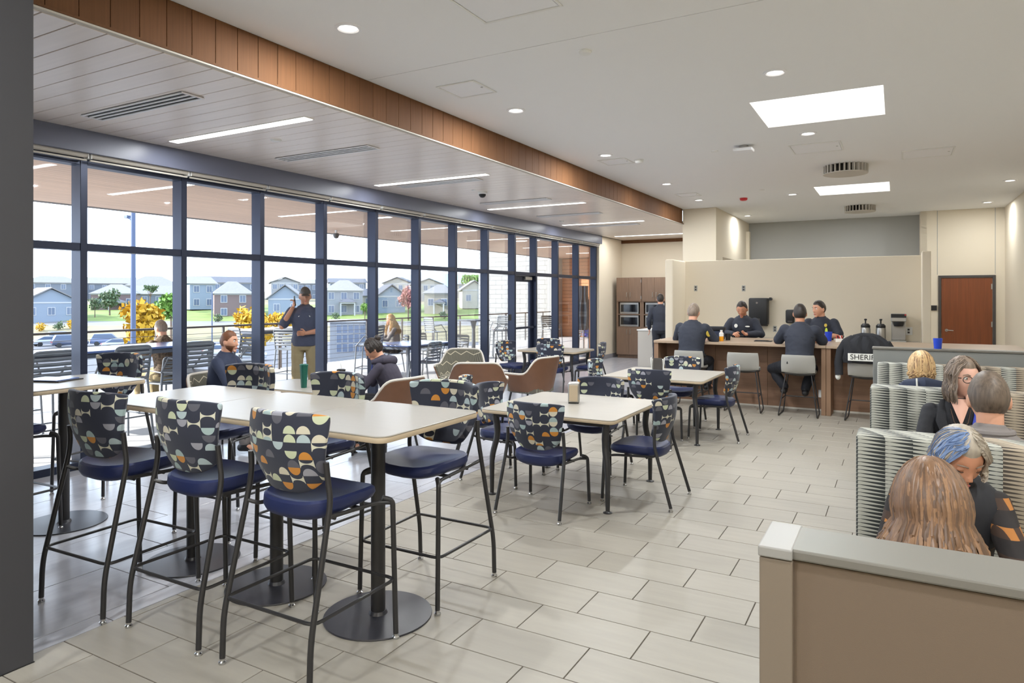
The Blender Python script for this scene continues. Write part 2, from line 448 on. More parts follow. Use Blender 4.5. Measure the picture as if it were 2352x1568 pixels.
mk('cloth_black', S(36, 37, 42), .85, bump=(30, .2)); mk('cloth_navy', S(44, 52, 74), .85, bump=(30, .25)); mk('cloth_grey', S(128, 122, 120), .85, bump=(30, .2))
mk('cloth_hood', S(62, 58, 72), .85, bump=(30, .25)); mk('cloth_cream', S(214, 196, 174), .85, bump=(30, .25)); mk('khaki', S(150, 134, 100), .85, bump=(25, .3))
mk('polo', S(66, 70, 88), .85, bump=(30, .25)); mk('plaid', S(74, 50, 34), .85, noise=((16, 16, 16), 1, .7))
mk('camo', S(98, 82, 66), .85, noise=((40, 40, 40), 2, .7))
mk('shoe', S(30, 30, 33), .4); mk('shoe_grey', S(104, 108, 118), .6); mk('eye_white', S(230, 226, 220), .2); mk('eye_dark', S(40, 30, 24), .2); mk('lip', S(186, 106, 96), .5)
mk('patch_gold', S(204, 178, 72), .6); mk('patch_white', S(222, 222, 216), .6); mk('patch_lime', S(196, 220, 60), .6)
mk('lanyard', S(44, 60, 170), .6); mk('red', S(196, 34, 40), .4); mk('blue_cup', S(30, 66, 190), .35); mk('green_cup', S(28, 92, 78), .35)
mk('orange', S(238, 160, 30), .3); mk('paper', S(236, 234, 228), .8); mk('teal', S(20, 110, 120), .5)
mk('deck', S(182, 180, 179), .7, noise=((2, 2, 2), 3, .05)); mk('stone', S(152, 150, 146), .85, var=.05)
mk('rail', S(84, 80, 78), .4, metal=.4); mk('out_blue', S(96, 118, 172), .25, metal=.1); mk('out_grey', S(74, 80, 92), .5); mk('out_chair', S(110, 116, 124), .5)
mk('lawn', S(99, 114, 52), .95, noise=((.3, .3, .3), 4, .25)); mk('dry', S(116, 108, 84), .95, noise=((.4, .4, .4), 4, .2)); mk('road', S(104, 102, 102), .9); mk('asphalt', S(82, 82, 87), .9)
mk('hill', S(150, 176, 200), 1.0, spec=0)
for k_, c_ in dict(h_blue=(118, 128, 141), h_tan=(139, 133, 123), h_grey=(126, 128, 133), h_brown=(108, 92, 91), h_cream=(156, 151, 143), h_slate=(102, 108, 118)).items(): mk(k_, S(*c_), .9, noise=((.1, .1, 5), 1, .04))
mk('roof_grey', S(113, 111, 111), .9, noise=((3, 3, 3), 3, .12)); mk('roof_dark', S(77, 79, 87), .9, noise=((3, 3, 3), 3, .12)); mk('win_dark', S(84, 96, 116), .15, spec=.6); mk('trim_white', S(158, 158, 160), .7)
mk('leaf_yellow', S(180, 139, 17), .7, var=.1); mk('leaf_green', S(87, 123, 39), .7); mk('leaf_dark', S(77, 94, 64), .7); mk('leaf_red', S(160, 109, 101), .7); mk('bark', S(94, 78, 66), .9)
mk('pole', S(69, 80, 105), .5, metal=.3)
mk('car_blue', S(81, 94, 126), .25, coat=.6); mk('car_silver', S(160, 165, 173), .25, coat=.6); mk('car_dark', S(54, 62, 82), .25, coat=.6); mk('car_white', S(190, 192, 193), .25, coat=.6); mk('car_red', S(170, 50, 44), .25, coat=.6)
M['circles'] = fabric_circles('circles'); M['stripes'] = fabric_stripes('stripes'); M['zigzag'] = fabric_zigzag('zigzag')
M['plaid'] = fabric_plaid('plaid_cloth')
M['glass'] = glass_mat('glass', (.97, .985, 1, 1)); M['clear'] = glass_mat('clear', (.9, .95, .95, 1))
M['lamp'] = emit_mat('lamp', (1, .96, .9, 1), 6.0); M['strip'] = emit_mat('strip', (1, .97, .93, 1), 3.0); M['skylight_glow'] = emit_mat('skylight_glow', (1, 1, .98, 1), 3.2)
# ================================================================== THE ROOM
ZC, ZL, XS, XW, XR = 3.667, 3.314, -4.20, -7.0, 2.07
YB, YD, YG, YE = -3.0, 18.45, 19.2, 18.8           # wall behind the camera, door wall, grey wall, end of the window side
# ---- floor: tiles nearest the camera one by one, the rest joined
fl = struct('floor', MB().bx(-3.585, XR, YB, 19.4, -.12, -.004), M['grout'], label='stone-look tile floor in running thirds')
TW, TD, G = .610, .3035, .0058
cells = []
k0 = int((YB-2.764)/TD)
for k in range(k0, 56):
    y0 = 2.764+TD*k; off = (-1.295+.2033*k) % TW
    i0 = math.floor((-3.585-off)/TW)
    x = off+TW*i0
    while x < XR:
        a, b = max(x, -3.585), min(x+TW, XR)
        if b-a > .03: cells.append((a, b, y0, y0+TD))
        x += TW
def seen(c):
    x, y = (c[0]+c[1])/2, (c[2]+c[3])/2; d = -_s*x+_c*y
    if d < 1.6: return 0
    u = CX+F*(_c*x+_s*y)/d; v = HY+F*H/d
    return 0 if (u < -150 or u > 2150 or v > 1750) else (c[1]-c[0])/(d*d*d)
cells.sort(key=seen, reverse=True)
tile_me = {}
def tile_mesh(w, d, m):
    key = (round(w, 3), round(d, 3), m)
    if key not in tile_me: tile_me[key] = MB().bx(-w/2+G/2, w/2-G/2, -d/2+G/2, d/2-G/2, -.012, 0).mesh('tile', M[m], bevel=.0012, seg=1)
    return tile_me[key]
def tiles(parent, cells, m, n):
    for c in cells[:n]:
        o = link('tile', tile_mesh(c[1]-c[0], c[3]-c[2], m), parent, ((c[0]+c[1])/2, (c[2]+c[3])/2, 0))
    mb = MB()
    for c in cells[n:]: mb.bx(c[0]+G/2, c[1]-G/2, c[2]+G/2, c[3]-G/2, -.012, 0)
    o = mb.build('tile_rows', M[m], parent); o['kind'] = 'stuff'
tiles(fl, cells, 'tile', 290)
fw = struct('floor', MB().bx(XW-.15, -3.587, YB, 19.4, -.12, -.004), M['grout'], label='darker large-tile floor strip along the windows')
cells = []
xs = [-3.585, -3.722]
while xs[-1] > XW-.15: xs.append(xs[-1]-.611)
for k in range(len(xs)-1):
    y = (2.505+.406*(k-1)) % 1.219-1.219*4
    while y < 19.4:
        a, b = max(y, YB), min(y+1.219, 19.4)
        if b-a > .05: cells.append((xs[k+1], xs[k], a, b))
        y += 1.219
cells.sort(key=seen, reverse=True)
tiles(fw, cells, 'tile_win', 130)

# ---- ceiling with two skylights, control joint
JY = onz(1300, 92, ZC).y
def quadrect(px, z):
    P = [onz(u, v, z) for u, v in px]
    return (min(p.x for p in P[0:1]+P[3:4])*.5+max(p.x for p in P[0:1]+P[3:4])*.5, (P[1].x+P[2].x)/2, (P[2].y+P[3].y)/2, (P[0].y+P[1].y)/2)
SK = [quadrect([(1720, 235), (2031, 196), (2033, 264), (1763, 293)], ZC), quadrect([(1868, 429), (2043, 418), (2045, 440), (1882, 448)], ZC)]
SK = [(x0, x1, min(a, b), max(a, b)) for x0, x1, a, b in SK]
ce = MB()
ys = sorted([YB-.2, JY-.004, JY+.004, SK[0][2], SK[0][3], SK[1][2], SK[1][3], 19.5])
for a, b in zip(ys[:-1], ys[1:]):
    if b-a < .009: ce.bx(XS-.088, XR+.2, a, b, ZC+.012, ZC+.1); continue
    holes = [s for s in SK if abs(s[2]-a) < 1e-6]
    if holes:
        h = holes[0]; ce.bx(XS-.088, h[0], a, b, ZC, ZC+.1); ce.bx(h[1], XR+.2, a, b, ZC, ZC+.1)
    else: ce.bx(XS-.088, XR+.2, a, b, ZC, ZC+.1)
struct('ceiling', ce, M['ceiling'], label='flat white painted ceiling')
struct('roof', MB().bx(XW-.25, XR+.25, YB-.25, 19.5, 4.2, 4.4), M['wall_grey'], label='unseen slab added over the room to keep stray light out')  # unseen slab added to stop light leaking in over the walls
for i, (x0, x1, y0, y1) in enumerate(SK):
    rt = sroot('window_%d' % (30+i), ['large near skylight in the white ceiling', 'small far skylight in the white ceiling'][i])
    hgt = .42; e = .003; zb_ = ZC+.002
    sh = MB(); t = .03
    sh.bx(x0-t, x0+e, y0-t, y1+t, zb_, ZC+hgt); sh.bx(x1-e, x1+t, y0-t, y1+t, zb_, ZC+hgt); sh.bx(x0+e, x1-e, y0-t, y0+e, zb_, ZC+hgt); sh.bx(x0+e, x1-e, y1-e, y1+t, zb_, ZC+hgt)
    sh.build('shaft', M['white'], rt); MB().bx(x0-t, x1+t, y0-t, y1+t, ZC+hgt, ZC+hgt+.02).build('glow_pane', M['skylight_glow'], rt)  # glowing pane added at the shaft top in place of real daylight

# ---- lower plank ceiling by the windows, fascia of upright boards
lc = struct('ceiling', MB().bx(XW-.1, XS-.1, YB, YE+.2, ZL+.022, ZL+.12), M['gap_dark'], label='lower ceiling of long smooth planks over the window tables')
PW = .1855; pl_me = MB().bx(-(XS-XW-.15)/2, (XS-XW-.15)/2, -PW/2+.004, PW/2-.004, 0, .02).mesh('plank', M['plank_white'], bevel=.002, seg=1)
fp_me = MB().bx(-.012, .012, -PW/2+.0018, PW/2-.0018, ZL+.035, ZC-.002).mesh('panel', M['wood_fascia'], bevel=.0015, seg=1)
fa = struct('trim_1', MB().bx(XS-.09, XS-.026, YB, 15.35, ZL+.03, ZC), M['gap_dark'], label='wood board fascia between the two ceilings')
struct_edge = MB().bx(XS-.03, XS+.004, YB, 15.35, ZL+.018, ZL+.034).build('edge_strip', M['wood_fascia'], fa)
MB().bx(XS-.045, XS+.001, YB, 15.35, ZL+.004, ZL+.018).build('bead', M['shade'], fa, bevel=.003)
k = int((1.2-2.072)/PW)-1
y = 2.072+PW*k
while y < YE+.1:
    link('plank', pl_me, lc, ((XS+XW+.15)/2-.04, y+PW/2, ZL))
    if y < 15.2: link('panel', fp_me, fa, (XS-.014, y+PW/2, 0))
    y += PW
MB().bx(XW, XS-.05, YB, 1.0, ZL, ZL+.02).build('plank_field', M['plank_white'], lc)

# ---- walls
wl = struct('wall_left', MB().bx(-3.92, -3.497, YB, 1.676, 0, ZC), M['wall_dark'], label='dark grey wall end')
MB().bx(-3.93, -3.494, YB, 1.68, 0, .004).build('base_line', M['black'], wl)
struct('wall_behind', MB().bx(-7.4, XR+.3, YB-.2, YB, 0, ZC), M['wall'])
struct('wall_window_end', MB().bx(XW-.2, XW, YB, 1.6, 0, ZC), M['wall'])
struct('wall_right', MB().bx(XR, XR+.2, YB-.2, YG+.3, 0, ZC), M['wall'])
wd = struct('wall_door', MB().bx(.47, XR, YD, YD+.15, 0, ZC).bx(.47, .60, YD, YG, 0, ZC), M['wall'], label='beige wall with the brown door')
for u in (2153, 2286):                                 # reveal joints above the door
    x = ony(u, 550, YD).x; MB().bx(x-.006, x+.006, YD-.003, YD, 2.2, ZC).build('joint', M['wall_grey'], wd)
struct('wall_far', MB().bx(-3.6, .6, YG, YG+.15, 0, ZC), M['wall_grey'], label='grey wall high above the coffee counter')
struct('wall_column', MB().bx(-4.22, -3.48, 15.35, 16.0, 0, ZC), M['wall'], label='square pier where the wood fascia ends')
struct('wall_pier_back', MB().bx(-4.22, -3.48, 16.0, YG+.15, 2.6, ZC), M['wall'])
struct('wall_end', MB().bx(XW-.2, -3.4, YE, YE+.15, 0, ZL+.1), M['wall'], label='wall behind the microwave cabinets')
wj = struct('wall_jamb', MB().bx(XW-.2, XW+.06, 17.06, YE, 0, ZL), M['wall'], label='short wall at the far end of the windows')
struct('trim_2', MB().bx(XW, -4.25, YE-.05, YE, ZL-.09, ZL), M['wood_fascia'], label='dark wood band along the top of the end wall')
struct('baseboard_left', MB().bx(XW+.06, XW+.075, 17.06, YE, 0, .11).bx(XW-.02, XW+.075, 17.045, 17.06, 0, .11), M['cove'])
struct('baseboard_end', MB().bx(XW+.075, -6.75, YE-.015, YE, 0, .11), M['cove'])
# kitchenette half-height walls
struct('wall_kitchen', MB().bx(-3.96, .50, 14.1, 14.22, 0, 2.43), M['wall'], label='beige half-height wall behind the coffee counter', bevel=.006)
struct('wall_kitchen_left', MB().bx(-3.98, -3.82, 13.2, 14.12, 0, 2.43), M['wall'], bevel=.03, seg=4)
struct('wall_kitchen_right', MB().bx(.37, .50, 13.5, 14.12, 0, 2.47), M['wall'], bevel=.012)

# ---- door to the right, brown
d2 = sroot('door_2', 'brown wood door with dark metal frame')
dx0, dx1 = ony(2155, 700, YD).x, ony(2287, 700, YD).x; dzt = ony(2220, 632, YD).z
fr = MB(); fr.bx(dx0, dx0+.055, YD-.03, YD+.05, 0, dzt); fr.bx(dx1-.055, dx1, YD-.03, YD+.05, 0, dzt); fr.bx(dx0+.055, dx1-.055, YD-.03, YD+.05, dzt-.055, dzt)
fr.build('frame', M['frame_dark'], d2, bevel=.004)
lf = MB().bx(dx0+.06, dx1-.06, YD-.012, YD+.03, .01, dzt-.06).build('leaf', M['door_wood'], d2, bevel=.003)
for z in (1.92, 1.08, .25): MB().bx(dx1-.085, dx1-.06, YD-.022, YD-.012, z-.06, z+.06).build('hinge', M['steel'], d2)
hx, hz = ony(2174, 758, YD).x, ony(2174, 758, YD).z
MB().lathe([(0, 0), (.032, 0), (.032, .014), (0, .014)], 16, (hx, YD-.012, hz), (R(90), 0, 0)).tube([(hx, YD-.03, hz), (hx, YD-.06, hz), (hx+.13, YD-.06, hz-.005)], .011, 8).build('handle', M['steel'], d2, smooth=True)

# ---- window wall
MY = [1.63, 2.72, 3.81, 4.90, 5.99, 7.085, 8.175, 9.265, 10.36, 11.475, 12.57, 13.545, 14.66, 15.85, 17.02]
ZT, ZH = 2.19, 3.05
mull_me = MB().bx(-.165, 0, -.034, .034, 0, ZH+.12).mesh('mullion', M['alum_black'], bevel=.003, seg=1)
for i in range(len(MY)-1):
    y0, y1 = MY[i], MY[i+1]; w = sroot('window_%d' % (i+1), 'tall glazed bay of the window wall'); ya, yb = y0+.034, y1-.034
    link('mullion', mull_me, w, (XW, y0, 0))
    if i == len(MY)-2: link('mullion', mull_me, w, (XW, y1, 0))
    isdoor = (i == 10)
    MB().bx(XW-.15, XW-.005, ya, yb, ZT-.036, ZT+.036).build('transom', M['alum_black'], w, bevel=.003, seg=1)
    MB().bx(XW-.15, XW-.005, ya, yb, ZH-.05, ZH+.12).build('head', M['alum_black'], w, bevel=.003, seg=1)
    MB().bx(XW-.12, XW-.108, ya-.01, yb+.01, ZT+.026, ZH-.04).build('pane', M['glass'], w)
    if not isdoor:
        MB().bx(XW-.15, XW+.01, ya, yb, 0, .075).build('sill', M['alum_black'], w, bevel=.003, seg=1)
        MB().bx(XW-.12, XW-.108, ya-.01, yb+.01, .065, ZT-.026).build('pane', M['glass'], w)
    # roller blind pocket of the bay, rolled up
    s = thing('roller_shade', 'rolled-up cream window shade over bay %s of the window wall' % ['hidden', 'one hidden', 'nearest', 'second nearest', 'third nearest', 'fourth nearest', 'fifth nearest', 'sixth nearest', 'seventh nearest', 'eighth nearest', 'above the glass door', 'just past the glass door', 'second past the glass door', 'farthest'][i] if i < 10 and i > 1 else ['rolled-up cream shade behind the dark wall end', 'rolled-up cream shade partly behind the dark wall end'][i] if i < 2 else 'rolled-up cream window shade ' + ['above the glass door', 'of the bay just past the glass door', 'of the second bay past the glass door', 'at the far end of the windows'][i-10], 'window shade', (XW+.07, (y0+y1)/2, ZH+.04), 0, 'roller shades along the window wall')
    ln = (y1-y0)-.03
    MB().tube([(0, -ln/2, 0), (0, ln/2, 0)], .034, 14).build('roll', M['shade'], s, smooth=True)
    MB().bx(-.012, .012, -ln/2, ln/2, -.062, -.045).build('hem_bar', M['shade'], s, bevel=.004)
    for e in (-1, 1): MB().bx(-.04, .035, e*ln/2-.004, e*ln/2+.004, -.04, .055).build('bracket', M['white'], s)
struct('trim_3', MB().bx(XW-.1, XW+.15, YB, 17.06, 3.095, ZL), M['beam'], label='blue-grey steel beam over the windows', bevel=.004)
# the glass door in the eleventh bay
dr = sroot('door_1', 'black framed glass door to the terrace'); ya, yb = MY[10]+.036, MY[11]-.036
zt = ZT-.04
f = MB(); f.bx(XW-.14, XW-.09, ya, ya+.11, .01, zt); f.bx(XW-.14, XW-.09, yb-.11, yb, .01, zt); f.bx(XW-.14, XW-.09, ya+.11, yb-.11, zt-.13, zt); f.bx(XW-.14, XW-.09, ya+.11, yb-.11, .01, .25)
f.build('stile_frame', M['alum_black'], dr, bevel=.003)
MB().bx(XW-.12, XW-.11, ya+.10, yb-.10, .24, zt-.12).build('pane', M['glass'], dr)
MB().bx(XW-.08, XW-.03, ya+.05, yb-.05, 1.0, 1.045).build('push_bar', M['alum_black'], dr, bevel=.005)
MB().bx(XW-.088, XW-.03, yb-.42, yb-.12, zt-.09, zt-.02).build('closer', M['steel'], dr, bevel=.005)
MB().bx(XW-.004, XW+.012, MY[10]-.3, MY[10]-.19, 1.2, 1.33).build('card_reader', M['black'], dr)

# ---- ceiling fittings on the white ceiling
def arealight(name, parent, loc, size, power, shape='DISK', sy=None, col=(.95, .985, 1.0)):
    l = bpy.data.lights.new(name, 'AREA'); l.shape = shape; l.size = size
    if sy: l.size_y = sy
    l.energy = power*LAMP; l.color = col
    o = bpy.data.objects.new(name, l); C.objects.link(o); o.parent = parent; o.location = loc
    return o
PD, PS = 40.0, 30.0
dl0 = None
def downlight(x, y, label, z=ZC, k=1.0):
    t = thing('ceiling_downlight', label, 'ceiling light', (x, y, z), 0, 'recessed round downlights')
    link('trim_ring', DL[0], t); link('lens', DL[1], t)
    arealight('downlight_lamp', t, (0, 0, -.014), .13, PD*k)
DL = (MB().lathe([(.066, -.001), (.066, -.004), (.078, -.012), (.098, -.008), (.1, 0)], 28, cap=False).mesh('trim_ring', M['panel_white'], smooth=True), MB().lathe([(0, -.003), (.068, -.003), (.068, -.0005), (0, -.0005)], 28).mesh('lens', M['lamp']))
dls = [((800, 64), 'nearest round downlight, beside the wood fascia'), ((1780, 166), 'round downlight in front of the large skylight'), ((1185, 253), 'round downlight by the bright square access panel'), ((1856, 306), 'round downlight just beyond the large skylight'),
       ((1391, 356), 'round downlight by the wood fascia next to a faint access panel'), ((1531, 422), 'round downlight near the far end of the wood fascia'), ((1605, 459), 'farthest round downlight beside the wood fascia, by the pier'), ((1820, 446), 'small far downlight to the left of the small skylight'),
       ((1717, 495), 'tiny far downlight close to the pier'), ((2320, 414), 'downlight near the right wall, nearer of two'), ((2268, 464), 'downlight near the brown door, farther of two by the right wall'), ((1950, 484), 'tiny downlight below the farther round vent')]
for (u, v), lb in dls:
    p = onz(u, v, ZC); downlight(p.x, min(p.y, YG-.3), lb, k=1.0 if p.y < 11 else .45)
for x, y, lb in ((-2.9, .2, 'out of view, left of where the camera stands'), (-1.2, -.6, 'out of view, just behind the camera'), (.6, .6, 'out of view, right over the front partition'), (1.4, -1.2, 'out of view, behind the camera to the right'), (-2.8, -1.9, 'out of view, behind the camera by the dark wall'), (1.5, 3.4, 'out of view, over the nearest booths')):
    downlight(x, y, 'added round downlight '+lb)  # unseen lamps added to brighten the near end of the room
def panel(px, label, bright=False):
    P = [onz(u, v, ZC) for u, v in px]; x0, x1 = min(p.x for p in P), max(p.x for p in P); y0, y1 = min(p.y for p in P), max(p.y for p in P)
    t = thing('access_panel', label, 'ceiling panel', ((x0+x1)/2, (y0+y1)/2, ZC), 0, 'square ceiling access panels'); w, d = (x1-x0)/2, (y1-y0)/2
    f = MB(); f.bx(-w, w, -d, -d+.02, -.008, 0); f.bx(-w, w, d-.02, d, -.008, 0); f.bx(-w, -w+.02, -d+.02, d-.02, -.008, 0); f.bx(w-.02, w, -d+.02, d-.02, -.008, 0)
    f.build('frame', M['white'], t); MB().bx(-w+.024, w-.024, -d+.024, d-.024, -.006, 0).build('lid', M['panel_white'], t); MB().lathe([(0, -.008), (.012, -.008), (.012, -.004)], 10, (w*.8, 0, 0)).build('latch', M['steel'], t)
def psq(u, v, s): 
    p = onz(u, v, ZC); return (p.x, p.y, s)
def panel_at(u, v, s, label, sy=None):
    p = onz(u, v, ZC); t0 = label; sy = sy or s
    t = thing('access_panel', label, 'ceiling panel', (p.x, p.y, ZC), 0, 'square ceiling access panels'); w, d = s/2, sy/2
    f = MB(); f.bx(-w, w, -d, -d+.02, -.010, 0); f.bx(-w, w, d-.02, d, -.010, 0); f.bx(-w, -w+.02, -d+.02, d-.02, -.010, 0); f.bx(w-.02, w, -d+.02, d-.02, -.010, 0)
    f.build('frame', M['white'], t, bevel=.003, seg=1); MB().bx(-w+.026, w-.026, -d+.026, d-.026, -.005, 0).build('lid', M['panel_white'], t); MB().lathe([(0, -.008), (.012, -.008), (.012, -.004)], 10, (w*.8, 0, 0)).build('latch', M['steel'], t)
panel_at(1072, 205, .42, 'square access panel by the fascia that catches the window light')
panel_at(1150, -5, .62, 'large access panel cut by the top edge of the picture')
panel_at(1415, 371, .42, 'faint access panel next to a smoke detector')
panel_at(1875, 339, .62, 'access panel to the left of the two beyond the large skylight')
panel_at(2130, 351, .62, 'access panel to the right beyond the large skylight')
panel_at(1580, 447, .42, 'tiny far access panel near the end of the fascia')
def disc(name, u, v, r, h, m, label, cat, z=ZC, grille=False):
    p = onz(u, v, z); t = thing(name, label, cat, (p.x, p.y, z))
    MB().lathe([(r, 0), (r, -h*.35), (r*.9, -h*.8), (r*.55, -h), (0, -h)], 22).build('body', M[m], t, smooth=True)
    MB().lathe([(r*1.12, 0), (r*1.12, -.006), (r, -.008)], 22).build('base_ring', M['white'], t, smooth=True)
disc('smoke_detector', 1344, 117, .05, .03, 'white', 'white disc on the ceiling right of the joint line', 'detector')
disc('smoke_detector', 1468, 367, .06, .05, 'white', 'white domed detector beside the faint access panel', 'detector')
disc('fire_strobe', 1708, 454, .075, .06, 'red', 'red round fire strobe on the ceiling near the pier', 'fire alarm')
disc('sprinkler_cover', 1750, 436, .04, .012, 'white', 'tiny white sprinkler cover near the small skylight', 'sprinkler')
disc('sprinkler_cover', 1642, 347, .04, .012, 'white', 'tiny white sprinkler cover left of the ceiling sensor', 'sprinkler')
disc('sprinkler_cover', 2262, 462, .05, .012, 'white', 'tiny white sprinkler cover near the brown door', 'sprinkler')
disc('smoke_detector', 634, 321, .05, .02, 'white', 'small white disc on the plank ceiling by the nearest light strip', 'detector', z=ZL)
# ceiling sensor box
p = onz(1708, 335, ZC); t = thing('ceiling_sensor', 'flat silver sensor box hung under the white ceiling', 'sensor', (p.x, p.y, ZC))
MB().lathe([(.06, 0), (.06, -.03), (.05, -.035), (0, -.035)], 18).build('mount', M['steel'], t, smooth=True); MB().bx(-.12, .12, -.09, .09, -.075, -.035).build('housing', M['panel_white'], t, bevel=.01)
# round louvred vents
for (u, v), r, lb in (((1942, 380), .30, 'nearer round louvred ceiling vent beyond the large skylight'), ((1975, 473), .30, 'farther round louvred ceiling vent beyond the small skylight')):
    p = onz(u, v, ZC); t = thing('round_vent', lb, 'ceiling vent', (p.x, p.y, ZC), 0, 'round louvred vents')
    MB().lathe([(r*.8, 0), (r*.8, -.12), (0, -.12)], 28).build('core', M['gap_dark'], t, smooth=True)
    MB().lathe([(r*.5, -.145), (r*1.02, -.13), (r*1.02, -.118), (0, -.118)], 36).build('plate', M['shade'], t, smooth=True)
    for k in range(28):
        a = 2*math.pi*k/28; MB().box((r*.93*math.cos(a), r*.93*math.sin(a), -.06), (.05, .018, .12), (0, 0, a+.3)).build('fin', M['shade'], t)
# ---- fittings on the plank ceiling
st_me = (MB().bx(-.61, .61, -.06, .06, -.006, 0).mesh('housing', M['white']), MB().bx(-.60, .60, -.048, .048, -.012, -.006).mesh('diffuser', M['strip']))
strips = [((393, 324), (714, 272), 'nearest bright light strip in the plank ceiling'), ((858, 424), (1125, 401), 'second nearest light strip, in the middle of the plank ceiling'), ((1120, 480), (1345, 465), 'third light strip in the plank ceiling, past the dome camera'), ((1290, 516), (1481, 507), 'fourth light strip in the plank ceiling'), ((1410, 542), (1600, 535), 'farthest light strip over the microwave cabinets')]
for i, (a, b, lb) in enumerate(strips):
    A, B = onz(*a, ZL), onz(*b, ZL); y = (A.y+B.y)/2; x = (A.x+B.x)/2; L = B.x-A.x
    y = min(y, YE-.2); x = min(x, XS-.05-L/2+.1)
    t = thing('light_strip', lb, 'ceiling light', (x, y, ZL), 0, 'linear lights in the plank ceiling')
    MB().bx(-L/2-.01, L/2+.01, -.06, .06, -.006, 0).build('housing', M['white'], t); MB().bx(-L/2, L/2, -.05, .05, -.010, -.006).build('diffuser', M['strip'], t)
    arealight('strip_lamp', t, (0, 0, -.014), L, PS, 'RECTANGLE', .1, (.96, .985, 1.0))
vents = [((205, 267), (450, 219), .25, 'nearest slotted air vent in the plank ceiling'), ((645, 365), (860, 337), .16, 'second slotted air vent, black and white, past the small disc'), ((920, 428), (1100, 410), .14, 'slotted air vent just behind the second light strip'), ((1108, 467), (1262, 456), .14, 'slotted air vent in front of the third light strip'), ((1237, 497), (1380, 488), .12, 'far slotted air vent between the third and fourth light strips'), ((1335, 521), (1465, 513), .1, 'farthest slotted air vent behind the fourth light strip')]
for a, b, wd_, lb in vents:
    A, B = onz(*a, ZL), onz(*b, ZL); L = B.x-A.x
    t = thing('slot_vent', lb, 'ceiling vent', ((A.x+B.x)/2, (A.y+B.y)/2, ZL), 0, 'slotted vents in the plank ceiling'); w = .1
    MB().bx(-L/2, L/2, -w, w, -.004, 0).build('backing', M['black'], t)
    for k in range(4): MB().bx(-L/2, L/2, -w+.06*k, -w+.06*k+.02, -.014, -.004).build('slat', M['panel_white'], t, bevel=.002, seg=1)
    for e in (-1, 1): MB().bx(e*L/2-.008, e*L/2+.008, -w, w, -.014, -.004).build('end_bar', M['panel_white'], t)
p = onz(1108, 440, ZL); t = thing('dome_camera', 'small dome security camera on the plank ceiling', 'camera', (p.x, p.y, ZL))
MB().lathe([(.075, 0), (.075, -.03), (.06, -.04), (0, -.04)], 20).build('base', M['white'], t, smooth=True); MB().lathe([(.055, -.04), (.05, -.065), (.03, -.088), (0, -.095)], 20).build('dome', M['black'], t, smooth=True)
disc('sprinkler_cover', 1088, 436, .03, .012, 'white', 'tiny white cover beside the dome camera', 'sprinkler', z=ZL)
p = onz(1288, 514, ZL)
disc('smoke_detector', 1290, 507, .05, .03, 'white', 'small detector near the fourth light strip', 'detector', z=ZL)
# ================================================================== TABLES, CHAIRS, STOOLS, BOOTHS
def slab_top(w, d, r, z0, z1, n=6):
    pts = []
    for cx_, cy_, a0 in ((w/2-r, d/2-r, 0), (-w/2+r, d/2-r, 90), (-w/2+r, -d/2+r, 180), (w/2-r, -d/2+r, 270)):
        for k in range(n+1):
            a = R(a0+90*k/n); pts.append((cx_+r*math.cos(a), cy_+r*math.sin(a)))
    return MB().prism(pts, z0, z1)
def table_top(t, w, d, z, r=.06):
    m = slab_top(w, d, r, z-.034, z-.006); o = m.build('edge_band', M['lam_edge'], t, bevel=.008, seg=2, smooth=.6)
    slab_top(w-.004, d-.004, r, z-.008, z).build('table_top', M['laminate'], t, bevel=.003, seg=1, smooth=.6)
def bar_table(x, y, label, w=.77, d=.84):
    t = thing('bar_table', label, 'table', (x, y, 0), 0, 'bar-height tables')
    table_top(t, w, d, 1.06)
    MB().tube([(0, 0, .012), (0, 0, 1.02)], .038, 20).build('column', M['metal_black'], t, smooth=True)
    MB().lathe([(0, 0), (.285, 0), (.287, .004), (.285, .009), (.05, .013), (.042, .03), (0, .03)], 56).build('base_disc', M['metal_base'], t, smooth=.5)
    MB().bx(-.22, .22, -.03, .03, 1.01, 1.027).bx(-.03, .03, -.25, .25, 1.01, 1.027).build('top_brace', M['metal_black'], t)
bar_table(-2.415, 2.83, 'bar table at the right end of the joined row of three')
bar_table(-3.187, 2.83, 'bar table in the middle of the joined row of three')
bar_table(-3.957, 2.83, 'bar table at the window end of the joined row of three')
bar_table(-5.45, 2.82, 'bar table by the windows with a dark folder on it')
def low_table(x, y, label, w=1.22, d=1.22, rz=0, foot=.53):
    t = thing('dining_table', label, 'table', (x, y, 0), rz, 'low dining tables')
    table_top(t, w, d, .74)
    fx, fy = w/2-.08, d/2-.08
    for sx_ in (-1, 1):
        for sy_ in (-1, 1):
            a = Vector((sx_*(fx-.02), sy_*(fy-.02), .70)); b = Vector((sx_*(fx-.04), sy_*(fy-.04), .52)); c = Vector((sx_*fx, sy_*fy, .34)); e = Vector((sx_*fx, sy_*fy, .012))
            lg = MB().tube(rounded([a, b, c, e], .12, 5), [.030]+[.029]*2+[.027]*4+[.025]*4+[.022]*2+[.017], 12).build('leg', M['metal_black'], t, smooth=True)
            MB().lathe([(0, 0), (.036, 0), (.036, .006), (.02, .012), (.012, .024), (0, .024)], 18, (e.x, e.y, 0)).build('foot_disc', M['metal_black'], lg, smooth=True)
    MB().bx(-fx, fx, -fy, -fy+.03, .67, .70).bx(-fx, fx, fy-.03, fy, .67, .70).bx(-fx, -fx+.03, -fy+.03, fy-.03, .67, .70).bx(fx-.03, fx, -fy+.03, fy-.03, .67, .70).build('apron_frame', M['metal_black'], t)
    return t
low_table(-2.51, 5.575, 'square dining table with a silver napkin dispenser, nearest of the low tables')
low_table(-2.52, 8.37, 'square dining table with a white caddy in front of the bar')
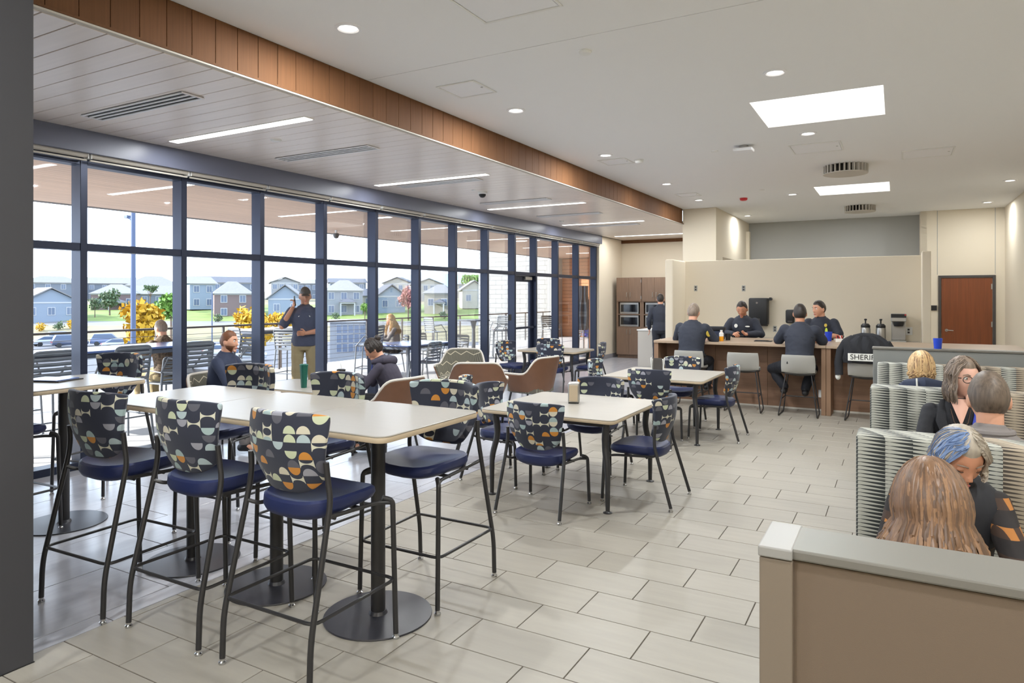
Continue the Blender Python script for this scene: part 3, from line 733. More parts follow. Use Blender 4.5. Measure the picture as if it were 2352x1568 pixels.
low_table(-5.40, 11.22, 'far dining table close to the glass door', 1.15, .92)
low_table(-5.60, 5.35, 'low window table with a green tumbler between two seated people', 1.05, .75)

def back_panel(hs):
    def fn(u, v):
        s = 2*u-1; w = .195+.062*v**.8
        q = abs(s)**4; vv = .5+(v-.5)*(1-(.10 if v > .5 else .42)*q)
        x = w*s*(1-.05*abs(2*v-1)**4)
        z = hs+.045+.375*vv
        y = -.150-.085*v-.03*math.sin(v*3.1)+.105*s*s*(.45+.55*v)
        return (x, y, z)
    return MB().sheet(fn, 18, 12, .036)
def seat_mesh(hs, w=.235, d=.235):
    rings = []
    for f, dz in ((.55, -.075), (.82, -.070), (.95, -.052), (1.0, -.028), (.985, -.006), (.93, .004), (.75, -.002), (.45, -.010), (.1, -.012)):
        rg = rring((0, .045, hs+dz), w*f, d*f, 28, 3.2)
        for p in rg:
            t_ = (p.y-.045)/d
            p.z += -.018*max(0, t_)**3*1.0 - (.020 if dz < -.02 else 0)*max(0, -t_) + .014*(abs(p.x)/w)**2*(f > .4)
            if t_ < 0: p.x *= 1-.10*abs(t_)**2
        rings.append(rg)
    return MB().loft(rings)
def make_chair(kind, label):
    hs = .765 if kind == 'bar' else .460
    t = thing('bar_chair' if kind == 'bar' else 'dining_chair', label, 'chair', (0, 0, 0), 0, 'patterned bar-height chairs' if kind == 'bar' else 'patterned low dining chairs')
    seat_mesh(hs).build('seat', M['navy'], t, smooth=True)
    back_panel(hs).build('backrest', M['circles'], t, bevel=.010, seg=3, smooth=1.2)
    for s in (-1, 1):
        if kind == 'bar':
            rp_ = [(s*.278, -.290, .026), (s*.278, -.283, .225), (s*.262, -.150, hs+.03), (s*.246, -.150, hs+.12), (s*.243, -.158, hs+.20)]
            fp_ = [(s*.272, .290, .026), (s*.266, .272, hs-.075), (s*.232, .235, hs-.058)]
        else:
            rp_ = [(s*.278, -.295, .026), (s*.255, -.155, hs+.03), (s*.246, -.150, hs+.12), (s*.243, -.158, hs+.20)]
            fp_ = [(s*.272, .285, .026), (s*.264, .270, hs-.075), (s*.232, .235, hs-.058)]
        for pts in (rp_, fp_):
            lg = MB().tube(rounded(pts, .07, 5), .0135, 10).build('leg', M['metal_black'], t, smooth=True)
            MB().lathe([(0, 0), (.017, 0), (.018, .010), (.012, .016), (.012, .030), (0, .030)], 12, (pts[0][0], pts[0][1], 0)).build('glide', M['chrome'], lg, smooth=True)
        MB().tube(rounded([(s*.258, -.165, hs-.035), (s*.225, -.13, hs-.055), (s*.222, .20, hs-.075), (s*.262, .268, hs-.085)], .04, 3), .010, 8).build('side_rail', M['metal_black'], t, smooth=True)
    MB().tube([(-.222, .1, hs-.075), (.222, .1, hs-.075)], .010, 8).tube([(-.222, -.08, hs-.07), (.222, -.08, hs-.07)], .010, 8).build('under_brace', M['metal_black'], t, smooth=True)
    if kind == 'bar':
        c = [(-.283, -.272, .30), (.283, -.272, .30), (.277, .283, .30), (-.277, .283, .30)]; pts = []
        for i in range(4):
            a, b, d = Vector(c[i-1]), Vector(c[i]), Vector(c[(i+1) % 4]); p1 = b+(a-b).normalized()*.05; p2 = b+(d-b).normalized()*.05
            for k in range(5):
                q = k/4; pts.append(p1*(1-q)**2+b*2*q*(1-q)+p2*q*q)
        MB().tube(pts, .0085, 8, closed=True).build('foot_ring', M['metal_black'], t, smooth=True)
    return t
PI = math.pi
b0 = make_chair('bar', 'patterned bar chair nearest the camera, cut by the bottom edge')
b0.location = (-2.445, 2.39, 0)
for x, y, rz, lb in ((-3.165, 2.385, 0, 'patterned bar chair in the middle of the three seen from behind'), (-3.885, 2.33, .04, 'patterned bar chair nearest the dark wall end, seen from behind'),
                     (-2.41, 3.275, PI, 'patterned bar chair facing us under the right end of the joined bar tables'), (-3.30, 3.29, PI-.05, 'patterned bar chair across the joined bar tables, second from the right'), (-4.28, 3.40, PI+.06, 'patterned bar chair across the joined bar tables in front of the red-haired man'),
                     (-5.60, 2.44, .05, 'bar chair at the window table, mostly behind the dark wall end'), (-6.13, 3.52, PI+.25, 'patterned bar chair against the glass behind the window bar table')):
    dup(b0, (x, y, 0), rz, lb)
c0 = make_chair('low', 'low patterned chair seen from behind at the nearest square table')
c0.location = (-2.47, 4.905, 0)
for x, y, rz, lb in ((-1.85, 5.59, PI/2, 'low patterned chair on the aisle side of the nearest square table'), (-2.62, 6.33, PI, 'low patterned chair facing us beyond the nearest square table'), (-3.22, 5.55, -PI/2, 'low patterned chair tucked in on the window side of the nearest square table'),
                     (-1.89, 8.44, PI/2, 'low patterned chair on the aisle side of the table with the caddy'), (-2.46, 7.68, .05, 'low patterned chair seen from behind at the table with the caddy'), (-2.55, 9.12, PI, 'low patterned chair between the caddy table and the bar'), (-3.28, 8.35, -PI/2+.1, 'low patterned chair on the window side of the table with the caddy'),
                     (-5.22, 10.72, .12, 'low patterned chair seen from behind at the far table'), (-4.78, 11.42, PI/2+.3, 'low patterned chair at the right side of the far table'), (-6.18, 10.95, -PI/2-.3, 'bright low patterned chair at the left side of the far table'), (-5.95, 11.85, PI, 'low patterned chair beyond the far table by the glass'),
                     (-3.72, 6.0, -PI/2+.5, 'low patterned chair half hidden behind the bar chairs')):
    dup(c0, (x, y, 0), rz, lb)
# tub lounge chairs
def lounge(x, y, rz, label):
    t = thing('lounge_chair', label, 'chair', (x, y, 0), rz, 'tub lounge chairs by the windows')
    def shell(k):
        def fn(u, v):
            a = R(-205+230*u); sq = lambda q, p: math.copysign(abs(q)**p, q)
            r = (.29+.09*v)*k; x_ = r*1.05*sq(math.cos(a), .8); y_ = r*sq(math.sin(a), .8)
            top = .60+.23*math.exp(-((u-.5)/.25)**6)
            return (x_, y_, .36+(top-.36)*v)
        return fn
    MB().sheet(shell(1.0), 26, 8, .018).build('outer_shell', M['leather'], t, smooth=True)
    MB().sheet(shell(.93), 26, 8, .03).build('inner_pad', M['zigzag'], t, smooth=True)
    rim = [Vector(shell(.97)(i/40, 1.0))+Vector((0, 0, .012)) for i in range(41)]
    MB().tube(rim, .016, 8).build('piping', M['shade'], t, smooth=True)
    rings = [rring((0, .0, z), .30*f, .30*f, 24, 3) for z, f in ((.33, .9), (.345, 1), (.43, 1), (.455, .93), (.46, .6))]
    MB().loft(rings).build('seat', M['zigzag'], t, smooth=True)
    for sx_ in (-1, 1):
        for sy_ in (-1, 1): MB().tube([(sx_*.2, sy_*.2, .33), (sx_*.25, sy_*.25, 0)], [.016, .011], 8).build('leg', M['metal_black'], t, smooth=True)
lounge(-6.05, 9.05, PI+.35, 'tub lounge chair facing us, showing its zigzag lining')
lounge(-4.88, 7.75, .5, 'tub lounge chair turned away, showing its plain brown leather back')
lounge(-4.62, 8.75, PI/2-.15, 'tub lounge chair seen from the side, zigzag lining and brown shell')
lounge(-4.80, 5.75, PI/2-.1, 'brown tub chair under the woman with the bun')
lounge(-6.45, 5.05, -PI/2+.3, 'tub chair under the red-haired man')
t = thing('side_table', 'small round side table among the tub lounge chairs', 'table', (-5.45, 8.35, 0))
MB().lathe([(0, .48), (.27, .48), (.275, .49), (.27, .505), (0, .505)], 32).build('table_top', M['laminate'], t, smooth=.5); MB().tube([(0, 0, .01), (0, 0, .48)], .03, 14).build('column', M['metal_black'], t, smooth=True); MB().lathe([(0, 0), (.2, 0), (.2, .01), (0, .012)], 28).build('base_disc', M['metal_black'], t)
# counter stools
def stool(x, y, rz, label):
    t = thing('counter_stool', label, 'stool', (x, y, 0), rz, 'grey shell stools along the bar')
    def sf(k, dz):
        def fn(u, v):
            s = 2*u-1; w = .225-.01*(1-v)
            if v < .55:
                q = v/.55; y_ = .21-.36*q; z = .60-.02*math.sin(q*3.1)+.012*(1-q)**3*-1
            else:
                q = (v-.55)/.45; y_ = -.15-.075*math.sin(q*1.5); z = .60+.26*q**1.3
            y_ += .05*s*s*(v > .5)*min(1, (v-.5)*3)
            return (w*s*(1-.08*abs(2*v-1)**6)*k, y_, z+.03*s*s*(v < .6)+dz)
        return fn
    MB().sheet(sf(1.0, .012), 14, 18, .03).build('seat_shell', M['grey_seat'], t, bevel=.006, smooth=1.0)
    MB().sheet(lambda u, v: Vector(sf(.96, -.016)(u, v*.62)), 12, 10, .012).build('under_shell', M['grey_shell'], t, smooth=True)
    for s in (-1, 1):
        pts = rounded([(s*.17, .14, .585), (s*.245, .20, .012), (s*.255, -.25, .012), (s*.17, -.12, .585)], .035, 4)
        lg = MB().tube(pts, .0085, 8).build('sled_leg', M['metal_black'], t, smooth=True)
    MB().tube([(-.21, .178, .24), (.21, .178, .24)], .008, 8).tube([(-.215, .178, .24), (-.225, -.195, .24)], .007, 8).tube([(.215, .178, .24), (.225, -.195, .24)], .007, 8).build('foot_rest', M['metal_black'], t, smooth=True)
    return t
stool(-2.78, 10.62, 0, 'counter stool under the officer at the left end of the bar')
stool(-1.99, 10.62, .05, 'empty counter stool between the two officers seen from behind')
stool(-1.22, 10.58, 0, 'counter stool under the officer whose boots hang down')
stool(-.36, 10.58, -.03, 'counter stool with a black jacket over its back')

# ---- bar counter
bar = thing('bar_counter', 'long wood-fronted bar with a pale wood top', 'counter', (0, 0, 0)); ZBAR = 1.0
MB().bx(-3.40, -.885, 10.66, 12.08, ZBAR-.04, ZBAR).build('bar_top', M['wood_top'], bar, bevel=.004)
MB().bx(-.883, 1.5, 10.66, 12.08, ZBAR-.04, ZBAR).build('bar_top', M['wood_top'], bar, bevel=.004)
for x0, x1 in ((-3.32, -2.53), (-2.527, -1.74), (-1.737, -.945), (-.815, -.02), (-.017, .74), (.743, 1.44)):
    MB().bx(x0, x1, 11.12, 11.15, .02, ZBAR-.04).build('front_panel', M['wood_bar'], bar, bevel=.002, seg=1)
for x0, x1 in ((-3.40, -3.33), (-.945, -.885), (-.881, -.82)):
    MB().bx(x0, x1, 10.68, 12.05, 0, ZBAR-.041).build('end_panel', M['wood_post'], bar, bevel=.003, seg=1)
MB().bx(-3.33, -.945, 11.11, 11.12, 0, .025).bx(-.82, 1.44, 11.11, 11.12, 0, .025).build('toe_strip', M['shade'], bar)
MB().bx(-1.02, -.955, 11.105, 11.12, .20, .31).build('outlet_plate', M['white'], bar)
# ---- kitchenette counters
kc = thing('back_counter', 'long low counter against the beige half-height wall', 'counter', (0, 0, 0))
MB().bx(-3.80, .355, 13.45, 14.09, .87, .90).build('counter_top', M['laminate'], kc, bevel=.004)
x = -3.79
while x < .3: MB().bx(x, x+.585, 13.5, 14.08, .1, .868).build('cabinet_front', M['wood_cab'], kc, bevel=.003, seg=1); x += .59
sc_ = thing('side_counter', 'low cabinet with pale grey end panel beside the bar', 'counter', (0, 0, 0))
MB().bx(-5.5, -4.3, 16.0, 17.0, 0, .87).build('end_panel', M['shade'], sc_, bevel=.003); MB().bx(-5.52, -4.28, 15.98, 17.02, .872, .90).build('counter_top', M['white'], sc_, bevel=.004)

# ---- tall microwave cabinets
def mw_cab(x0, x1, label):
    t = thing('microwave_cabinet', label, 'cabinet', ((x0+x1)/2, 18.0, 0), 0, 'tall cabinets holding microwaves'); w = (x1-x0)/2; zt_ = 2.22
    f = MB(); f.bx(-w, -w+.05, 0, .72, .09, zt_); f.bx(w-.05, w, 0, .72, .09, zt_)
    for z in (.09, .84, 1.19, 1.545): f.bx(-w+.05, w-.05, .01, .72, z, z+.03)
    f.bx(-w+.05, w-.05, .01, .72, zt_-.03, zt_); f.bx(-w+.05, w-.05, .70, .72, .12, zt_-.03)
    f.build('carcass', M['wood_cab'], t); MB().bx(-w+.01, w-.01, .06, .72, 0, .088).build('plinth', M['wood_cab'], t)
    for z0, z1, hz_ in ((.10, .845, .66), (1.57, zt_-.01, 1.68)):
        for s in (-1, 1):
            xa, xb = (s*.002, s*(w-.01)); d = MB().bx(min(xa, xb), max(xa, xb), -.022, -.002, z0, z1).build('door', M['wood_cab'], t, bevel=.002, seg=1)
            MB().tube(rounded([(s*.05, -.022, hz_), (s*.05, -.05, hz_), (s*.05, -.05, hz_+.13), (s*.05, -.022, hz_+.13)], .02, 3), .006, 8).build('handle', M['steel'], d, smooth=True)
    for z in (1.67, 2.12): MB().bx(w-.02, w-.001, -.026, -.0225, z-.04, z+.04).build('hinge_plate', M['steel'], t)
    return t, w
def microwave(x, z, label, w=.27):
    t = thing('microwave', label, 'microwave', (x, 18.012, z), 0, 'built-in microwaves'); h = .31
    MB().bx(-w, w, 0, .42, 0, h).build('body', M['steel'], t, bevel=.006)
    MB().bx(-w+.03, w-.03, -.008, -.001, .05, h-.055).build('door_glass', M['dark_glass'], t, bevel=.003); MB().bx(w*.48, w*.5, -.011, -.008, .05, h-.055).build('seam', M['black'], t); MB().tube([(-w+.04, -.02, .028), (w-.04, -.02, .028)], .007, 8).build('handle', M['chrome'], t, smooth=True)
XA, XB_ = onz(1415, 822, 0), None
cx0 = ony(1416, 700, 18.0).x; cx1 = ony(1474, 700, 18.0).x; cx2 = cx1+(cx1-cx0)
for x0, x1, lb, side in ((cx0, cx1-.002, 'tall wood cabinet with two stacked microwaves, by the end of the windows', 'left'), (cx1+.002, cx2, 'tall wood cabinet with two stacked microwaves, partly behind the beige half wall', 'right')):
    mw_cab(x0, x1, lb); xm = (x0+x1)/2
    for z, q in ((.872, 'lower'), (1.222, 'upper')): microwave(xm, z, '%s microwave in the tall cabinet %s' % (q, 'by the windows' if side == 'left' else 'beside the half wall'))

# ---- booths
def partition(y, x0, x1, z, body, label, th=.15):
    t = thing('booth_partition', label, 'partition', (0, 0, 0))
    MB().bx(x0+.008, x1, y+.008, y+th-.008, .0, z-.022).build('panel', M[body], t, bevel=.004)
    MB().bx(x0, x1, y, y+th, z-.02, z).build('top_cap', M['cap'], t, bevel=.004)
    return t
PT = partition(1.39, -.226, XR-.005, 1.22, 'partition_tan', 'tan booth partition in the front right corner, with a pale cap')
MB().bx(-.232, -.172, 1.384, 1.40, 0, 1.199).bx(-.232, -.225, 1.40, 1.545, 0, 1.199).build('corner_post', M['post_tan'], PT, bevel=.003)
MB().bx(-.234, -.172, 1.380, 1.545, 1.2005, 1.221).build('corner_cap', M['cap_light'], PT, bevel=.003)
partition(7.32, -.207, XR-.005, 1.22, 'partition', 'grey booth partition at the far end of the booths, in front of the bar')
def booth(y, label, double=True, s=1):
    """s: which way a single booth faces (+1 towards +Y)"""
    t = thing('booth_bench', label, 'bench', (0, y, 0), 0, 'striped booth benches')
    x0, x1 = -.16, XR-.01
    def cushion(y0, y1, z0, z1):
        return MB().bx(x0, x1, y0, y1, z0, z1)
    if double: cushion(-.10, .10, .40, 1.09).build('backrest', M['stripes'], t, bevel=.018, seg=3, smooth=1.0)
    else: cushion(-.07, .07, .40, 1.09).build('backrest', M['stripes'], t, bevel=.018, seg=3, smooth=1.0)
    for q in ((1, -1) if double else (s,)):
        a, b = (.10 if double else .07), .58
        cushion(min(q*a, q*b), max(q*a, q*b), .34, .47).build('seat', M['stripes'], t, bevel=.03, seg=3, smooth=1.0)
        MB().bx(x0+.03, x1, min(q*a, q*(b-.05)), max(q*a, q*(b-.05)), 0, .338).build('base', M['partition'], t)
booth(1.64, 'striped booth bench behind the front tan partition, under the long-haired woman', False, 1)
booth(3.50, 'striped double booth bench behind the blue-haired woman')
booth(5.33, 'striped double booth bench behind the woman with glasses')
booth(7.23, 'striped booth bench against the far grey partition', False, -1)
for y, lb in ((2.56, 'booth table between the long-haired and blue-haired women'), (4.41, 'booth table between the man in grey and the woman with glasses'), (6.28, 'booth table in front of the blonde woman')):
    t = thing('booth_table', lb, 'table', (.98, y, 0)); slab_top(2.0, .62, .05, .715, .745).build('table_top', M['laminate'], t, bevel=.004); MB().tube([(0, 0, .01), (0, 0, .715)], .04, 14).build('column', M['metal_black'], t, smooth=True); MB().lathe([(0, 0), (.25, 0), (.25, .01), (0, .014)], 28).build('base_disc', M['metal_black'], t)

# ================================================================== SMALL THINGS
def napkin_box(x, y, z, rz, label, bodym='steel', facem='lam_edge', w=.10, d=.13, h=.185):
    t = thing('napkin_dispenser', label, 'napkin dispenser', (x, y, z), rz)
    MB().bx(-w/2, w/2, -d/2, d/2, .006, h).build('body', M[bodym], t, bevel=.012, seg=3, smooth=1.0)
    MB().bx(-w/2+.012, w/2-.012, -d/2-.004, -d/2+.002, .02, h-.02).build('face_plate', M[facem], t, bevel=.004); MB().bx(-w/2+.012, w/2-.012, d/2-.002, d/2+.004, .02, h-.02).build('face_plate', M[facem], t, bevel=.004)
    MB().bx(-w/2+.004, w/2-.004, -d/2+.004, d/2-.004, 0, .006).build('foot', M['black'], t)
p = onz(1313, 926, .74); napkin_box(p.x, p.y+.05, .74, .35, 'silver napkin dispenser with a beige face on the nearest square table')
p = onz(1508, 852, .74); t = thing('table_caddy', 'white caddy with a dark menu card on the table before the bar', 'caddy', (p.x, p.y+.05, .74), .2)
MB().prism([(-.07, -.05), (.07, -.05), (.07, .05), (-.07, .05)], 0, .008).build('base', M['white'], t)
for s in (-1, 1): MB().box((s*.078, 0, .085), (.006, .1, .17), (0, s*.08, 0)).build('side', M['white'], t, bevel=.002)
MB().bx(-.058, .058, -.02, -.012, .012, .165).build('card', M['frame_dark'], t, bevel=.002); MB().bx(-.068, .068, .01, .04, .01, .15).build('napkins', M['paper'], t, bevel=.003)
def cup(x, y, z, r0, r1, h, m, label, name='cup', lid=None, straw=False, band=None):
    t = thing(name, label, 'cup', (x, y, z))
    MB().lathe([(0, 0), (r0, 0), (r1, h), (r1-.004, h), (r0-.002, .006), (0, .006)], 24).build('body', M[m], t, smooth=.6)
    if lid: MB().lathe([(r1+.003, h-.004), (r1+.003, h+.008), (r1*.8, h+.014), (0, h+.014)], 24).build('lid', M[lid], t, smooth=.6)
    if straw: MB().tube([(.01, 0, h*.5), (-.01, .005, h+.075)], .004, 8).build('straw', M['patch_white'], t)
    if band: MB().lathe([(r0+(r1-r0)*.35+.001, h*.35), (r0+(r1-r0)*.6+.001, h*.6)], 24, cap=False).build('emblem_band', M[band], t, smooth=True)
    return t
p = onz(698, 890, .74); cup(p.x, p.y, .74, .030, .042, .235, 'green_cup', 'tall green tumbler with a straw on the low window table', 'tumbler', 'green_cup', True)
p = onz(797, 862, .76); cup(-5.32, 5.62, .74, .040, .046, .15, 'black', 'black travel cup in front of the woman with the bun', 'travel_cup', 'black', True)
t = thing('folder', 'dark flat folder on the window bar table', 'folder', (-5.62, 2.82, 1.06), .35)
MB().bx(-.17, .17, -.12, .12, 0, .008).build('cover', M['black'], t, bevel=.002); MB().bx(-.16, .14, -.11, .11, .0085, .014).build('sheet', M['out_blue'], t)
# things on the bar
def onbar(u, v): return onz(u, v, ZBAR)
p = onbar(1617, 777); cup(p.x, p.y+.03, ZBAR, .032, .045, .16, 'red', 'red cup beside the officer at the left end of the bar', 'red_cup')
p = onbar(1645, 780); t = thing('cooler_bag', 'navy soft cooler bag with a black flap on the bar', 'bag', (p.x, min(p.y, 11.9), ZBAR), .1)
MB().bx(-.13, .13, -.09, .09, 0, .15).build('body', M['cloth_navy'], t, bevel=.025, seg=3, smooth=1.0); MB().bx(-.14, .14, -.1, .1, .15, .215).build('flap', M['cloth_black'], t, bevel=.02, seg=3, smooth=1.0)
MB().tube([(-.14, 0, .12), (-.17, 0, .19), (-.12, 0, .23)], .01, 8).build('strap', M['cloth_black'], t, smooth=True)
p = onbar(1657, 783); t = thing('juice_bottle', 'orange juice bottle with a white cap on the bar', 'bottle', (p.x, p.y, ZBAR))
MB().lathe([(0, 0), (.032, 0), (.034, .01), (.034, .09), (.03, .115), (.016, .14), (.016, .15), (0, .15)], 20).build('body', M['orange'], t, smooth=True); MB().lathe([(.0345, .075), (.0345, .125), (.02, .14)], 20, cap=False).build('label_band', M['paper'], t, smooth=True); MB().lathe([(.019, .145), (.019, .172), (0, .172)], 16).build('cap', M['white'], t, smooth=.6)
p = onbar(1672, 781); cup(p.x, p.y, ZBAR, .036, .042, .105, 'black', 'black cup beside the orange bottle', 'black_cup')
p = onbar(1700, 772); t = thing('paper_sheet', 'white paper under the hands of the officer facing us', 'paper', (p.x, p.y, ZBAR), .1); MB().bx(-.16, .16, -.1, .1, 0, .003).build('sheet', M['paper'], t)
p = onbar(1752, 784); t = thing('tablet', 'black tablet lying at the front edge of the bar', 'tablet', (p.x, p.y+.05, ZBAR), .05); MB().bx(-.13, .13, -.09, .09, 0, .012).build('body', M['black'], t, bevel=.004); MB().bx(-.12, .12, -.08, .08, .0122, .0135).build('screen', M['dark_glass'], t)
p = onbar(1903, 783); cup(p.x, p.y, ZBAR, .042, .056, .145, 'blue_cup', 'large blue cup with a white emblem on the bar', 'blue_cup', None, False, None)
p = onbar(1931, 785); t = thing('condiment_basket', 'small basket of red and black packets on the bar', 'basket', (p.x, p.y, ZBAR))
MB().bx(-.07, .07, -.05, .05, 0, .05).build('tray', M['paper'], t, bevel=.004)
for k in range(7): MB().box((-.055+.018*k, random.uniform(-.03, .03), .07), (.012, .03, .06), (random.uniform(-.3, .3), random.uniform(-.4, .4), 0)).build('packet', M[['red', 'black', 'red', 'white', 'red', 'black', 'white'][k]], t)
def airpot(u, label):
    p = onz(u, 790, .90); y = min(p.y, 13.8); t = thing('airpot', label, 'coffee pot', (ony(u, 760, 13.75).x, 13.75, .90))
    MB().lathe([(0, 0), (.078, 0), (.08, .01), (.08, .22), (.074, .245), (0, .245)], 24).build('body', M['steel'], t, smooth=.7); MB().lathe([(.076, .245), (.076, .285), (.05, .315), (0, .32)], 24).build('pump_head', M['black'], t, smooth=.7)
    MB().tube([(0, -.05, .29), (0, -.13, .285), (0, -.14, .26)], .012, 8).build('spout', M['black'], t, smooth=True); MB().lathe([(.012, .31), (.012, .37), (.022, .375), (.022, .40), (0, .405)], 14).build('plunger', M['black'], t, smooth=True)
airpot(1988, 'steel airpot with black pump, left of two behind the jacket'); airpot(2023, 'steel airpot with black pump, beside the coffee brewer')
x = ony(2064, 750, 13.75).x; t = thing('coffee_brewer', 'tall steel coffee brewer on the back counter', 'coffee machine', (x, 13.8, .90))
MB().bx(-.12, .12, -.17, .17, 0, .03).build('base', M['steel'], t, bevel=.006); MB().bx(-.11, .11, .0, .17, .03, .5).build('column', M['steel'], t, bevel=.01); MB().bx(-.12, .12, -.17, .0, .36, .5).build('head', M['steel'], t, bevel=.012)
MB().lathe([(.07, .28), (.085, .33), (.085, .36), (0, .36)], 18, (0, -.08, 0)).build('brew_basket', M['black'], t, smooth=.6); MB().bx(-.115, .115, -.176, -.17, .43, .495).build('control_strip', M['black'], t); MB().bx(.09, .115, -.178, -.1765, .47, .49).build('switch', M['red'], t)
x = ony(2005, 770, 13.78).x; t = thing('mug', 'small white mug between the two airpots', 'cup', (x, 13.8, .90)); MB().lathe([(0, 0), (.03, 0), (.034, .09), (.03, .09), (.026, .01), (0, .01)], 18).build('body', M['white'], t, smooth=.6); MB().tube(rounded([(.032, 0, .075), (.06, 0, .07), (.06, 0, .025), (.032, 0, .02)], .02, 3), .005, 8).build('handle', M['white'], t, smooth=True)
# wall things on the half-height wall
YW = 14.1
def wallbox(name, u0, u1, v0, v1, dep, m, label, cat, Y=YW):
    a, b = ony(u0, v1, Y-dep), ony(u1, v0, Y-dep); t = thing(name, label, cat, ((a.x+b.x)/2, Y, a.z)); w = (b.x-a.x)/2; h = b.z-a.z
    MB().bx(-w, w, -dep, 0, 0, h).build('body', M[m], t, bevel=min(.03, dep*.3), seg=3, smooth=1.0); return t, w, h
t, w, h = wallbox('towel_dispenser', 1719, 1763, 684, 746, .22, 'black', 'large black paper towel dispenser on the beige half wall', 'dispenser')
MB().lathe([(0, 0), (.02, 0), (.02, .004), (0, .004)], 14, (-.02, -.221, h*.82), (R(90), 0, 0)).build('lock', M['chrome'], t); MB().bx(-w+.03, w*.2, -.226, -.22, .06, .13).build('window', M['frame_dark'], t); MB().bx(-w+.02, w-.02, -.2, -.04, -.02, .001).build('outlet_lip', M['gap_dark'], t)
MB().lathe([(.03, 0), (.03, .12), (0, .12)], 14, (w+.04, -.06, h-.02), (R(90), 0, 0)).build('knob', M['black'], t, smooth=.6)
t, w, h = wallbox('soap_dispenser', 1804, 1824, 711, 742, .12, 'black', 'smaller black dispenser behind the officer at the bar', 'dispenser'); MB().bx(-w*.5, w*.5, -.13, -.12, .02, .05).build('push_plate', M['frame_dark'], t)
def outlet(u, v, label, Y=YW, w=.035, h=.058, face='wall_grey'):
    p = ony(u, v, Y); t = thing('wall_outlet', label, 'outlet', (p.x, Y, p.z), 0, 'wall outlets')
    MB().bx(-w, w, -.006, 0, -h, h).build('plate', M[face], t, bevel=.002, seg=1)
    for s in (-1, 1): MB().bx(-.017, .017, -.009, -.006, s*.025-.016, s*.025+.016).build('socket', M['frame_dark'], t, bevel=.002, seg=1)
outlet(1598, 662, 'wall outlet high on the half wall above the left officer'); outlet(1708, 662, 'wall outlet high on the half wall above the officer facing us'); outlet(1741, 757, 'wall outlet just under the large black dispenser'); outlet(1780, 755, 'wall outlet between the dispenser and the officers at the bar'); outlet(2087, 760, 'double outlet box beside the coffee brewer', YW, .06, .07, 'white')
p = ony(2145, 707, YD); t = thing('thermostat', 'small dark square wall sensor left of the brown door', 'thermostat', (p.x, YD, p.z)); MB().bx(-.06, .06, -.02, 0, -.06, .06).build('body', M['frame_dark'], t, bevel=.005); MB().bx(-.05, .05, -.024, -.02, -.05, .05).build('screen', M['black'], t)
p = onz(2148, 793, 1.22); cup(p.x, 7.39, 1.22, .030, .038, .095, 'blue_cup', 'blue cup standing on top of the far grey booth partition', 'blue_cup')
# jacket over the last stool, with its reflective back panel
def lettering(txt, size, parent, loc, rot, m, ext=.001, name='lettering'):
    cu = bpy.data.curves.new(name, 'FONT'); cu.body = txt; cu.size = size; cu.extrude = ext; cu.align_x = 'CENTER'; cu.align_y = 'CENTER'
    cu.materials.append(m); tmp = bpy.data.objects.new(name, cu); C.objects.link(tmp); dg = bpy.context.evaluated_depsgraph_get(); me = bpy.data.meshes.new_from_object(tmp.evaluated_get(dg)); bpy.data.objects.remove(tmp)
    return link(name, me, parent, loc, rot)
jk = thing('jacket', 'black jacket with a pale lettered back panel, hung over the last bar stool', 'jacket', (-.36, 10.58, 0), -.03)
def jf(u, v):
    s = 2*u-1; w = .27-.10*max(0, v-.82)/.18
    return (w*s+.012*math.sin(9*v+3*s), -.262-.03*math.sin(v*3)+.06*s*s+.012*math.sin(14*s+5*v), .80+.36*v)
MB().sheet(jf, 18, 14, .04).build('body', M['cloth_black'], jk, bevel=.008, smooth=True)
MB().tube([(-.24, -.20, 1.08), (-.31, -.16, .95), (-.34, -.15, .78), (-.33, -.17, .62)], [.055, .06, .055, .05], 12).build('sleeve', M['cloth_black'], jk, smooth=True)
MB().tube([(.24, -.20, 1.08), (.31, -.16, .95), (.33, -.15, .78), (.32, -.17, .66)], [.055, .06, .055, .05], 12).build('sleeve', M['cloth_black'], jk, smooth=True)
MB().tube([(-.15, -.22, 1.15), (-.05, -.2, 1.17), (.08, -.2, 1.165), (.16, -.22, 1.15)], [.03, .04, .04, .03], 10).build('collar', M['cloth_black'], jk, smooth=True)
MB().ell((-.345, -.17, .60), (.035, .03, .05), 10, 8).build('cuff_lining', M['patch_white'], jk, smooth=True)
MB().bx(-.21, .21, -.325, -.318, .835, .935).build('back_panel', M['patch_white'], jk, bevel=.002)
lettering('SHERIFF', .098, jk, (-.012, -.327, .884), (R(90), 0, 0), M['black'])
